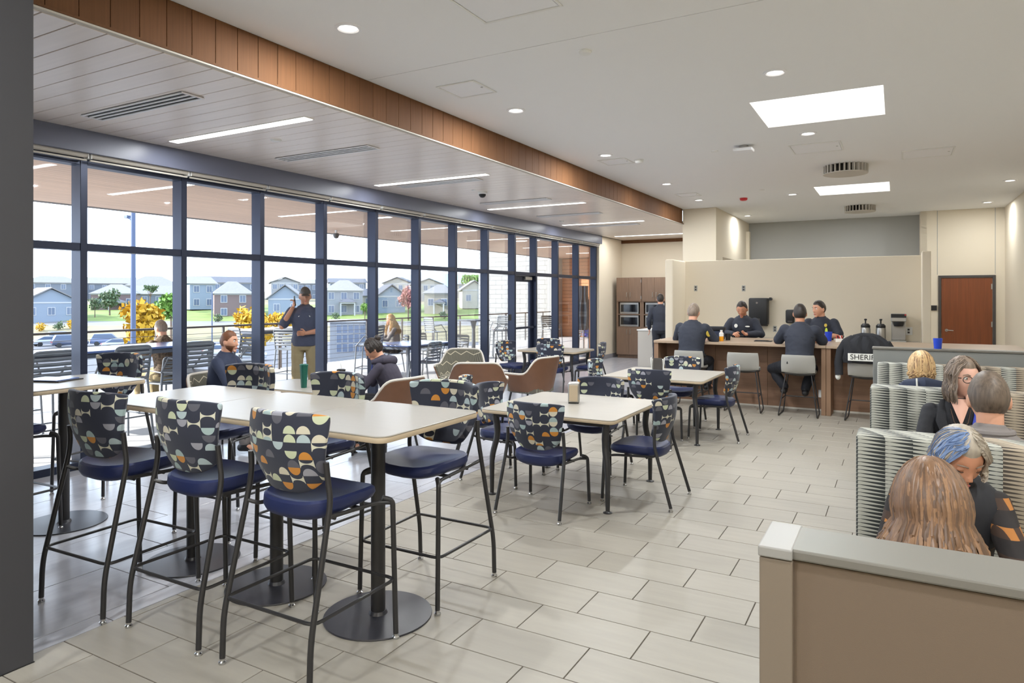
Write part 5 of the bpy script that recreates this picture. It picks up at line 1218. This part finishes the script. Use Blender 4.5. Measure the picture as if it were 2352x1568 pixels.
# canopy over the terrace
cn = struct('roof', MB().bx(XE, XW-.2, YB-2, 26.6, ZL+.025, ZL+.45), M['wall_grey'], label='canopy over the terrace, boarded below')
bw = .146; bme = MB().bx(-bw/2+.003, bw/2-.003, YB-2, 26.5, ZL, ZL+.024).mesh('plank', M['wood_soffit'], bevel=.002, seg=1)
x = XW-.2-bw/2
while x > XE: link('plank', bme, cn, (x, 0, 0)); x -= bw
MB().bx(XE-.03, XE, YB-2, 26.6, ZL-.02, ZL+.46).build('edge_trim', M['trim_white'], cn)
for i, (y, lb) in enumerate(((2.9, 'nearest light strip in the terrace canopy'), (6.3, 'second light strip in the terrace canopy'), (9.7, 'third light strip in the terrace canopy'), (13.2, 'fourth light strip in the terrace canopy'), (16.6, 'fifth light strip in the terrace canopy'), (20.0, 'far light strip in the terrace canopy'), (23.4, 'farthest light strip in the terrace canopy'))):
    t = thing('light_strip', lb, 'ceiling light', (-9.6, y, ZL), 0, 'linear lights in the terrace canopy'); MB().bx(-1.25, 1.25, -.05, .05, -.006, 0).build('housing', M['white'], t); MB().bx(-1.23, 1.23, -.04, .04, -.010, -.006).build('diffuser', M['strip'], t)
t = thing('dome_camera', 'dome security camera under the terrace canopy edge', 'camera', (-11.9, 12.4, ZL)); MB().tube([(0, 0, 0), (0, 0, -.10)], .03, 10).build('mount', M['white'], t); MB().lathe([(.07, -.08), (.075, -.13), (.05, -.19), (0, -.21)], 18).build('dome', M['frame_dark'], t, smooth=True)
# railing
rl = thing('railing', 'dark metal cable railing along the terrace edge', 'railing', (XRAIL, 0, 0))
MB().bx(-.03, .03, -2, 25.6, 1.045, 1.085).build('top_rail', M['rail'], rl, bevel=.005)
y = -.9; pm = MB().bx(-.02, .02, -.02, .02, 0, 1.045).mesh('post', M['rail'])
while y < 25.6: link('post', pm, rl, (0, y, 0)); y += 1.52
cm = MB().tube([(0, -2, 0), (0, 25.6, 0)], .005, 5).mesh('cable', M['rail'])
for k in range(8): link('cable', cm, rl, (0, 0, .12+.115*k))
# end wing: white stone, wood boards
sw = struct('wall_wing', MB().bx(-16.2, -12.8, 25.75, 29, -6, ZL+.5), M['grout'], label='white stone wing wall beyond the terrace')
mb = MB(); z = -6.0; j = 0
while z < ZL+.45:
    x = -16.2-(.3 if j % 2 else 0)
    while x < -12.8:
        a, b = max(x, -16.2), min(x+.6, -12.8)
        if b-a > .02: mb.bx(a+.004, b-.004, 25.72, 25.76, z+.004, min(z+.2, ZL+.5)-.004)
        x += .6
    z += .2; j += 1
o = mb.build('stone_courses', M['stone'], sw); o['kind'] = 'stuff'
MB().bx(-12.8, -12.45, 25.72, 26.7, -1, ZL).build('corner_return', M['stone'], sw)
ws = struct('wall_terrace_end', MB().bx(-12.45, XW-.2, 26.5, 26.7, -.3, ZL+.1), M['gap_dark'], label='wood boarded wall at the far end of the terrace')
sm = MB().bx(-12.45, XW-.2, 26.46, 26.5, .004, .146).mesh('board', M['wood_siding'], bevel=.004, seg=1)
z = 0
while z < ZL-.05: link('board', sm, ws, (0, 0, z)); z += .15
struct('wall_outer', MB().bx(XW-.25, XW-.2, 17.1, 26.5, -.3, ZL), M['wood_siding'])

# terrace furniture
def patio_chair(bar, label):
    t = thing('patio_bar_chair' if bar else 'patio_chair', label, 'chair', (0, 0, 0), 0, 'grey metal bar chairs on the terrace' if bar else 'grey metal chairs on the terrace')
    h = .74 if bar else .45; m = M['out_chair']
    MB().sheet(lambda u, v: ((u-.5)*.43, -.2+.42*v, h-.012*math.sin(u*3.14)), 6, 6, .02).build('seat', m, t, bevel=.004, smooth=True)
    bk = MB().tube(rounded([(-.205, -.19, h), (-.21, -.25, h+.38), (.21, -.25, h+.38), (.205, -.19, h)], .06, 4), .014, 8).build('back_frame', m, t, smooth=True)
    for k in range(6): MB().tube([(-.2, -.195-.009*k, h+.08+.055*k), (0, -.225-.009*k, h+.08+.055*k), (.2, -.195-.009*k, h+.08+.055*k)], .020, 8, flat=1.0).build('back_bar', m, bk, smooth=True)
    for s in (-1, 1):
        MB().tube([(s*.2, .2, h-.01), (s*.225, .235, 0)], .013, 8).build('leg', m, t, smooth=True); MB().tube([(s*.2, -.19, h-.01), (s*.23, -.27, 0)], .013, 8).build('leg', m, t, smooth=True)
        MB().tube([(s*.21, -.22, h+.16), (s*.24, .02, h+.19), (s*.215, .2, h-.01)], .011, 8).build('arm', m, t, smooth=True)
    if bar: MB().tube([(-.21, .22, .3), (.21, .22, .3), (.22, -.24, .3), (-.22, -.24, .3)], .009, 6, closed=True).build('foot_ring', m, t)
    return t
pb = patio_chair(True, 'terrace bar chair on the near side of the long blue table, by the dark wall'); pb.location = (-7.95, 3.9, 0); pb.rotation_euler = (0, 0, PI/2)
for x, y, rz, lb in ((-7.95, 4.75, PI/2, 'terrace bar chair in the middle of the near side of the long blue-topped table'), (-7.95, 5.6, PI/2, 'terrace bar chair behind the patterned chair at the glass'), (-9.45, 4.3, -PI/2, 'terrace bar chair on the far side of the long table, toward the dark wall end'), (-8.55, 6.85, PI, 'terrace bar chair at the end of the long blue-topped table'),
                     (-9.75, 9.0, .3, 'terrace bar chair to the left of the standing man'), (-10.6, 8.7, -.2, 'terrace bar chair left of the one beside the standing man'), (-9.1, 10.4, PI/2+.4, 'terrace bar chair to the right of the standing man'), (-10.95, 15.2, -.3, 'terrace bar chair left of the round terrace table'), (-9.7, 16.6, PI/2+.6, 'terrace bar chair right of the round terrace table'), (-10.1, 17.2, PI, 'terrace bar chair beyond the round terrace table'), (-8.8, 18.0, -2.0, 'terrace bar chair near the white stone wall')):
    dup(pb, (x, y, 0), rz, lb)
pc = patio_chair(False, 'low terrace chair with its back to us, in front of the low terrace table'); pc.location = (-7.85, 10.55, 0); pc.rotation_euler = (0, 0, PI/2)
for x, y, rz, lb in ((-8.55, 12.6, PI, 'low terrace chair at the right end of the low terrace table'), (-9.70, 11.95, 2.5, 'low terrace chair under the blonde woman outside'), (-9.35, 6.22, PI/2+.1, 'low terrace chair under the person in camouflage'), (-9.6, 12.9, -PI/2-.3, 'low terrace chair beyond the low terrace table'), (-8.2, 19.3, 1.2, 'low terrace chair near the folded umbrella'), (-8.9, 20.6, .2, 'low terrace chair by the wood boarded wall')):
    dup(pc, (x, y, 0), rz, lb)
def out_table(x, y, w, d, z, label, rz=0, m='out_blue'):  # default top colour has the reflected blue of the sky painted in
    t = thing('patio_table', label, 'table', (x, y, 0), rz, 'terrace tables'); MB().bx(-w/2, w/2, -d/2, d/2, z-.025, z).build('table_top', M[m], t, bevel=.004)
    MB().bx(-w/2+.03, w/2-.03, -d/2+.03, d/2-.03, z-.085, z-.026).build('apron', M['out_grey'], t)
    for sx_ in (-1, 1):
        for sy_ in (-1, 1): MB().bx(sx_*(w/2-.04)-.025, sx_*(w/2-.04)+.025, sy_*(d/2-.05)-.025, sy_*(d/2-.05)+.025, 0, z-.03).build('leg', M['out_grey'], t)
out_table(-8.7, 4.55, .78, 3.5, 1.05, 'long blue-topped bar table on the terrace just outside the glass')
out_table(-11.1, 9.9, .8, 1.7, 1.05, 'grey bar table by the railing left of the standing man', m='deck')
out_table(-8.75, 11.35, 1.0, 1.6, .74, 'low blue-topped terrace table in front of the blonde woman')
t = thing('patio_table', 'round pedestal bar table far along the terrace', 'table', (-10.3, 16.1, 0), 0, 'terrace tables'); MB().lathe([(0, 1.02), (.45, 1.02), (.46, 1.035), (.45, 1.05), (0, 1.05)], 32).build('table_top', M['out_grey'], t, smooth=.6); MB().lathe([(.3, 0), (.3, .02), (.06, .06), (.045, .8), (.09, 1.02)], 20).build('pedestal', M['out_grey'], t, smooth=.8)
cup(-9.0, 11.9, .74, .032, .042, .22, 'green_cup', 'green tumbler on the low terrace table', 'tumbler', 'green_cup')
t = thing('patio_umbrella', 'closed grey umbrella standing near the end of the windows', 'umbrella', (-7.75, 17.9, 0)); MB().lathe([(0, 0), (.25, 0), (.25, .06), (.04, .09), (0, .09)], 20).build('base', M['out_grey'], t, smooth=.6); MB().tube([(0, 0, .05), (0, 0, 2.0)], .022, 10).build('pole', M['steel'], t)
def um(u, v): a = 2*math.pi*u; r = (.10+.09*math.sin(min(1, v*1.4)*3.1)**.7)*(1+.25*math.cos(8*a)); return (r*math.cos(a), r*math.sin(a), .75+1.25*v)
MB().sheet(um, 48, 10, .006).build('canopy', M['out_chair'], t, smooth=True)
t = thing('bag', 'violet-blue bag on the far terrace chair', 'bag', (-8.2, 19.3, .47)); MB().bx(-.16, .16, -.1, .1, 0, .24).build('body', mat('bag_blue', S(86, 92, 178), .7), t, bevel=.04, seg=3, smooth=1.0); MB().tube(rounded([(-.08, 0, .23), (-.07, 0, .36), (.07, 0, .36), (.08, 0, .23)], .05, 4), .012, 8).build('handle', M['out_blue'], t, smooth=True)

# ---- land beyond
fwd = Vector((-_s, _c, 0)); rgt = Vector((_c, _s, 0))
prof = [(9, -5.65), (60, -5.65), (111, -5.65), (116, -4.2), (120, -3.4), (121, -3.35), (127, -2.9), (128, -2.8), (134, -2.1), (145, -1.3), (170, -.3), (260, 3), (900, 8)]
gz = lambda d: next((a[1]+(b[1]-a[1])*(d-a[0])/(b[0]-a[0]) for a, b in zip(prof, prof[1:]) if a[0] <= d <= b[0]), -5.65)
def strip(name, segs, m, lo=-260, hi=60, dz=0, label=None):
    mb = MB()
    for (d0, z0), (d1, z1) in zip(segs, segs[1:]):
        n = 24
        for i in range(n):
            l0, l1 = lo+(hi-lo)*i/n, lo+(hi-lo)*(i+1)/n
            P = [fwd*d0+rgt*l0+Vector((0, 0, z0+dz)), fwd*d0+rgt*l1+Vector((0, 0, z0+dz)), fwd*d1+rgt*l1+Vector((0, 0, z1+dz)), fwd*d1+rgt*l0+Vector((0, 0, z1+dz))]
            mb.add([*P], [(0, 1, 2, 3)])
    return struct(name, mb, M[m], label=label)
P_ = lambda a, b: [q for q in prof if a <= q[0] <= b]
strip('ground_parking', P_(9, 111), 'asphalt', -130, 40, label='grey parking lot below the terrace')
strip('ground_berm', P_(111, 120), 'dry', label='dry grassy bank along the road')
strip('road', P_(120, 127), 'road', label='pale road in front of the houses')
strip('ground_lawn', P_(127, 170), 'lawn', label='lawn in front of the houses')
strip('ground_field', P_(170, 900), 'dry', -900, 500)
# hills
mb = MB(); pts = []
c0_, c1_ = 900, 1150
top = [(900, 640), (935, 634), (965, 626), (990, 622), (1015, 625), (1040, 631), (1065, 629), (1090, 634), (1120, 640), (1150, 646)]
fr_, bk_ = [], []
for u, v in top:
    p = ond(u, 1500); z = H+(HY-v)*1500/F; fr_.append((p, z)); q = ond(u, 1700); bk_.append((q, z))
vs = []; 
for (p, z), (q, _) in zip(fr_, bk_): vs += [(p.x*.86, p.y*.86, 0), (p.x, p.y, z), (q.x, q.y, 0)]
fs = []
for i in range(len(top)-1):
    a = 3*i; fs += [(a, a+3, a+4, a+1), (a+1, a+4, a+5, a+2)]
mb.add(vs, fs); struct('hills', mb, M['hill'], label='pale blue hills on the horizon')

def house(u, wpx, ridge, eave, base, d, wall, roof, form, label, yaw=0., wins=4, depth=9., cat='house', porch=False, group='houses across the road'):
    p = ond(u, d); k = d/F; W = wpx*k; zb_ = H-(base-HY)*k-.4; ze = H-(eave-HY)*k; zr = H-(ridge-HY)*k
    rz = math.atan2(p.y, p.x)-PI/2+yaw
    t = thing('house', label, cat, (p.x, p.y, zb_), rz, group); h = ze-zb_; r = zr-zb_; w = W/2; D = depth; ov = .45
    MB().bx(-w, w, 0, D, 0, h).build('wall', M[wall], t)
    if form == 'side':
        MB().add([(-w-ov, -ov, h-.1), (w+ov, -ov, h-.1), (w+ov, D/2, r), (-w-ov, D/2, r), (-w-ov, D+ov, h-.1), (w+ov, D+ov, h-.1)], [(0, 1, 2, 3), (3, 2, 5, 4), (0, 3, 4), (1, 5, 2), (0, 4, 5, 1)]).build('roof', M[roof], t)
    elif form == 'hip':
        a = min(w*.75, D/2); MB().add([(-w-ov, -ov, h-.1), (w+ov, -ov, h-.1), (w+ov, D+ov, h-.1), (-w-ov, D+ov, h-.1), (-w+a, D/2, r), (w-a+.01, D/2, r)], [(0, 1, 5, 4), (1, 2, 5), (2, 3, 4, 5), (3, 0, 4), (0, 3, 2, 1)]).build('roof', M[roof], t)
    else:
        MB().add([(-w, 0, h), (w, 0, h), (0, 0, r-.15), (-w, D, h), (w, D, h), (0, D, r-.15)], [(0, 1, 2), (3, 5, 4), (0, 2, 5, 3), (1, 4, 5, 2), (0, 3, 4, 1)]).build('gable', M[wall], t)
        rf = MB()
        for s in (-1, 1):
            a = Vector((s*(w+ov), 0, h-ov*(r-h)/w)); b = Vector((0, 0, r)); n = Vector((0, 0, .22))
            rf.loft([[a+Vector((0, -ov, 0)), b+Vector((0, -ov, 0)), b+n+Vector((0, -ov, 0)), a+n+Vector((0, -ov, 0))], [a+Vector((0, D+ov, 0)), b+Vector((0, D+ov, 0)), b+n+Vector((0, D+ov, 0)), a+n+Vector((0, D+ov, 0))]])
        rf.build('roof', M[roof], t)
    MB().bx(-w-.02, w+.02, -.05, 0, h-.35, h-.1).build('eave_trim', M['trim_white'], t)
    rows = 2 if h > 4.5 else 1
    for rr in range(rows):
        for c in range(wins):
            x = -w+W*(c+.5)/wins; z = h*(rr+.55)/rows if rows == 2 else h*.55
            f = MB().bx(x-.62, x+.62, -.06, .0, z-.75, z+.75).build('window', M['trim_white'], t)
            MB().bx(x-.5, x-.04, -.08, -.055, z-.63, z+.63).bx(x+.04, x+.5, -.08, -.055, z-.63, z+.63).build('pane', M['win_dark'], f)
    if porch:
        MB().bx(-w*.2, w*.6, -2.2, 0, h*.48, h*.54).bx(-w*.2, -w*.2+.25, -2.2, -1.95, 0, h*.48).bx(w*.6-.25, w*.6, -2.2, -1.95, 0, h*.48).build('porch', M['trim_white'], t); MB().add([(-w*.25, -2.4, h*.54), (w*.65, -2.4, h*.54), (w*.2, -1.2, h*.70), (-w*.25, 0, h*.54), (w*.65, 0, h*.54), (w*.2, 0, h*.70)], [(0, 1, 2), (0, 2, 5, 3), (1, 4, 5, 2), (0, 3, 4, 1)]).build('porch_roof', M['roof_dark'], t)
    return t
# back row first (only roofs show), then the front row
for a in ((128, 120, 633, 648, 690, 190, 'h_slate', 'roof_grey', 'hip', 'far grey-roofed house behind the blue gabled house', .2), (255, 100, 636, 650, 690, 206, 'h_slate', 'roof_grey', 'side', 'far long-roofed house behind the brown house with the porch', 0), (352, 110, 633, 655, 690, 185, 'h_grey', 'roof_grey', 'hip', 'far house with a tall hipped roof right of the light pole', 0), (520, 150, 634, 648, 690, 195, 'h_slate', 'roof_dark', 'side', 'far long dark-roofed house behind the mauve house', 0),
          (655, 60, 637, 648, 690, 185, 'h_grey', 'roof_grey', 'gable', 'far gabled house left of the standing man', .1), (715, 60, 640, 650, 690, 205, 'h_slate', 'roof_grey', 'hip', 'far house behind the standing man', 0), (800, 80, 638, 648, 690, 195, 'h_slate', 'roof_dark', 'side', 'far dark-roofed house behind the grey house', .1), (912, 64, 637, 650, 690, 206, 'h_cream', 'roof_dark', 'gable', 'far white gabled house behind the red tree', -.2), (985, 62, 640, 652, 690, 188, 'h_cream', 'roof_grey', 'gable', 'far cream gabled house below the hills', .2), (1085, 70, 640, 652, 690, 212, 'h_tan', 'roof_grey', 'hip', 'far hip-roofed house near the white stone wall', 0)):
    house(*a[:10], yaw=a[10], group='roofs of the back row of houses')
house(118, 112, 662, 692, 737, 126, 'h_blue', 'roof_grey', 'gable', 'blue-grey house with a front gable, nearest the dark wall end', .25, 3)
house(262, 92, 652, 673, 713, 148, 'h_brown', 'roof_grey', 'hip', 'brown house with a white porch beside the light pole', -.1, 3, porch=True)
house(364, 84, 655, 674, 700, 162, 'h_slate', 'roof_grey', 'side', 'slate-blue house behind the green tree', 0, 3)
house(466, 56, 634, 650, 706, 146, 'h_blue', 'roof_grey', 'side', 'tall pale blue house left of the mauve house', .3, 2)
house(536, 80, 645, 673, 727, 134, 'h_brown', 'roof_grey', 'hip', 'mauve two-storey house with white windows', .05, 2)
house(655, 74, 655, 684, 728, 132, 'h_blue', 'roof_grey', 'gable', 'blue house with a low gable behind the standing man', -.1, 2)
house(790, 84, 642, 666, 721, 136, 'h_grey', 'roof_grey', 'hip', 'grey two-storey house over the lattice building', 0, 3, porch=True)
house(846, 40, 662, 678, 706, 150, 'h_cream', 'roof_dark', 'side', 'narrow cream house right of the grey two-storey house', 0, 1)
house(900, 62, 655, 678, 716, 140, 'h_blue', 'roof_dark', 'gable', 'blue house with white gable left of the red tree', .2, 2)
house(1005, 62, 652, 672, 716, 138, 'h_tan', 'roof_grey', 'hip', 'tan house with a flight of steps under the hills', -.15, 2, porch=True)
house(1090, 56, 645, 664, 704, 150, 'h_cream', 'roof_grey', 'gable', 'cream gabled house beside the white stone wall', .1, 2)
# lattice-windowed white building below the terrace
p = ond(812, 78); t = thing('utility_building', 'low white building with a lattice of windows, below the railing', 'building', (p.x, p.y, -5.65), math.atan2(p.y, p.x)-PI/2)
MB().bx(-2.6, 2.6, 0, 5, 0, 4.4).build('wall', M['h_grey'], t); MB().bx(-2.8, 2.8, -.2, 5.2, 4.4, 4.6).build('roof', M['trim_white'], t)
for i in range(6):
    for j in range(3):
        f = MB().bx(-1.9+.65*i, -1.9+.65*i+.6, -.05, 0, 1.0+1.08*j, 2.0+1.08*j).build('window', M['trim_white'], t); MB().bx(-1.86+.65*i, -1.86+.65*i+.52, -.07, -.05, 1.05+1.08*j, 1.95+1.08*j).build('pane', M['win_dark'], f)
# light poles
def pole(u, d, ztop, r, label, arm=True):
    p = ond(u, d); zb_ = gz(d); t = thing('light_pole', label, 'light pole', (p.x, p.y, zb_)); h = ztop-zb_
    MB().tube([(0, 0, 0), (0, 0, h)], [r*1.15, r], 12).build('shaft', M['pole'], t, smooth=True); MB().lathe([(0, 0), (r*2.2, 0), (r*2.2, .5), (0, .5)], 14).build('footing', M['h_grey'], t)
    if arm: MB().tube([(0, 0, h*.93), (-.6*r/.16, 0, h*.97)], r*.45, 8).build('arm', M['pole'], t); MB().bx(-.9*r/.16, -.5*r/.16, -.15, .15, h*.965, h*.98).build('lamp_head', M['pole'], t)
pole(306, 48, 1.7+196*48/F, .155, 'tall grey light pole that rises above the houses')
pole(326, 70, 1.7-22*70/F, .08, 'short dark lamp post in front of the yellow tree', False)
pole(487, 90, 1.7+12*90/F, .07, 'thin lamp post in front of the mauve house', False)
# trees
def tree(name, u, d, ztop, zlow, rad, m, label, n=700, trunk=True):
    p = ond(u, d); zb_ = gz(d); t = thing(name, label, 'tree', (p.x, p.y, zb_)); rng = random.Random(int(u)); zc_ = (ztop+zlow)/2-zb_; rz_ = (ztop-zlow)/2
    mb = MB(); s0 = rad*.13
    blobs = [(rng.uniform(-.5, .5)*rad, rng.uniform(-.5, .5)*rad, zc_+rng.uniform(-.6, .6)*rz_, rng.uniform(.45, .7)) for _ in range(9)]+[(0, 0, zc_, .8)]
    for i in range(n):
        bx_, by_, bz_, br_ = blobs[rng.randrange(len(blobs))]; v = Vector((rng.gauss(0, 1), rng.gauss(0, 1), rng.gauss(0, 1))).normalized()*rng.random()**.4
        c = Vector((bx_+v.x*rad*br_, by_+v.y*rad*br_, bz_+v.z*rz_*br_)); e = Euler((rng.uniform(0, 6), rng.uniform(0, 6), rng.uniform(0, 6))).to_matrix(); s = s0*rng.uniform(.6, 1.3)
        mb.add([c+e @ Vector((-s, -s*.6, 0)), c+e @ Vector((s, -s*.6, 0)), c+e @ Vector((s*.6, s*.6, s*.3)), c+e @ Vector((-s*.6, s*.6, s*.3))], [(0, 1, 2, 3)])
    o = mb.build('foliage', M[m], t); o['kind'] = 'stuff'
    tk = MB().tube([(0, 0, 0), (0, 0, zc_*.6), (.1*rad, 0, zc_+rz_*.5)], [rad*.08, rad*.06, rad*.02], 8)
    for k in range(5): a = k*1.3; tk.tube([(0, 0, zc_*.6+.1*k), (rad*.5*math.cos(a), rad*.5*math.sin(a), zc_+rz_*.2)], [rad*.035, rad*.01], 6)
    tk.build('trunk', M['bark'], t, smooth=True)
zz = lambda v, d: H-(v-HY)*d/F
tree('yellow_tree', 328, 62, zz(696, 62), zz(790, 62), 1.95, 'leaf_yellow', 'bright yellow autumn tree right of the light pole', 1500)
tree('yellow_tree', 590, 62, zz(704, 62), zz(790, 62), 1.6, 'leaf_yellow', 'yellow autumn tree left of the standing man', 900)
tree('yellow_tree', 645, 70, zz(712, 70), zz(770, 70), 1.4, 'leaf_yellow', 'thin yellow tree just behind the standing man', 450)
tree('green_tree', 393, 112, zz(672, 112), zz(728, 112), 2.2, 'leaf_green', 'round green tree behind the person in camouflage', 900)
tree('green_tree', 252, 135, zz(664, 135), zz(712, 135), 1.9, 'leaf_dark', 'loose grey-green tree in front of the brown house', 600)
tree('green_tree', 345, 140, zz(655, 140), zz(672, 140), 1.6, 'leaf_dark', 'umbrella-shaped small tree in front of the slate-blue house', 350)
tree('red_tree', 938, 128, zz(660, 128), zz(714, 128), 1.9, 'leaf_red', 'pinkish red autumn tree between the houses', 700)
tree('green_tree', 838, 126, zz(694, 126), zz(716, 126), 1.1, 'leaf_green', 'small green tree by the narrow cream house', 400)
tree('green_tree', 218, 132, zz(684, 132), zz(712, 132), 1.2, 'leaf_dark', 'small dark tree at the left edge of the brown house', 400)
tree('green_tree', 1085, 172, zz(630, 172), zz(650, 172), 3.2, 'leaf_green', 'pale green tree top over the cream gabled house', 500)
for u, d, m, lb in ((92, 116, 'leaf_yellow', 'low yellow bush on the bank at the left window'), (135, 117, 'leaf_dark', 'low dark bush on the bank left of the light pole'), (165, 118, 'leaf_yellow', 'small yellow bush below the blue gabled house'), (500, 126, 'leaf_dark', 'dark bush before the mauve house'), (560, 127, 'leaf_dark', 'purple-dark bush at the corner of the mauve house'), (770, 128, 'leaf_dark', 'dark bush in front of the grey two-storey house'), (1020, 130, 'leaf_dark', 'dark bush by the tan house')):
    z = gz(d); tree('bush', u, d, z+1.5, z, .9, m, lb, 260)
# cars
def car(u, d, m, yaw, label, suv=False):
    p = ond(u, d); t = thing('car', label, 'car', (p.x, p.y, gz(d)), math.atan2(p.y, p.x)+yaw, 'parked cars'); hh = 1.75 if suv else 1.45
    body = [(-2.25, .35), (-2.28, .8), (-1.4, .95 if not suv else 1.05), (1.5, .98 if not suv else 1.1), (2.2, .85 if not suv else 1.1), (2.25, .35)]
    MB().loft([[(x, s, z) for x, z in body] for s in (-.88, .88)]).build('body', M[m], t, bevel=.08, seg=2, smooth=1.0)
    cab = [(-1.35, .95), (-.55, hh-.04), (.9 if not suv else 1.75, hh), (1.75 if not suv else 2.15, 1.0)]
    MB().loft([[(x, s*.80, z) for x, z in cab] for s in (-1, 1)]).build('windows', M['win_dark'], t, bevel=.05, seg=2)
    MB().bx(-.5, .85 if not suv else 1.7, -.76, .76, hh-.05, hh+.02).build('roof', M[m], t, bevel=.03)
    for x in (-1.4, 1.4):
        for s in (-1, 1): MB().lathe([(0, -.1), (.33, -.1), (.33, .1), (0, .1)], 16, (x, s*.82, .33), (R(90), 0, 0)).build('wheel', M['black'], t, smooth=.6)
    MB().bx(2.22, 2.27, -.8, -.5, .7, .85).bx(2.22, 2.27, .5, .8, .7, .85).build('tail_light', M['red'], t)
car(112, 102, 'car_silver', 1.9, 'silver car parked at the left window'); car(160, 100, 'car_dark', 1.7, 'dark blue car parked left of the second mullion', True); car(143, 109, 'car_blue', 1.8, 'blue car in the row behind the silver car', True)
car(248, 103, 'car_blue', 1.5, 'blue sport utility car parked left of the yellow tree', True); car(275, 96, 'car_silver', 1.6, 'silver car in front of the blue sport utility car'); car(318, 94, 'car_dark', 1.5, 'dark car under the yellow tree'); car(348, 88, 'car_red', 1.6, 'red car half hidden by the long terrace table')
car(512, 84, 'car_white', 1.5, 'white car seen between railing cables left of the red-haired man'); car(565, 78, 'car_silver', 1.5, 'silver car seen under the grey bar table outside'); car(455, 90, 'car_dark', 1.4, 'dark car seen past the end of the long blue-topped table')
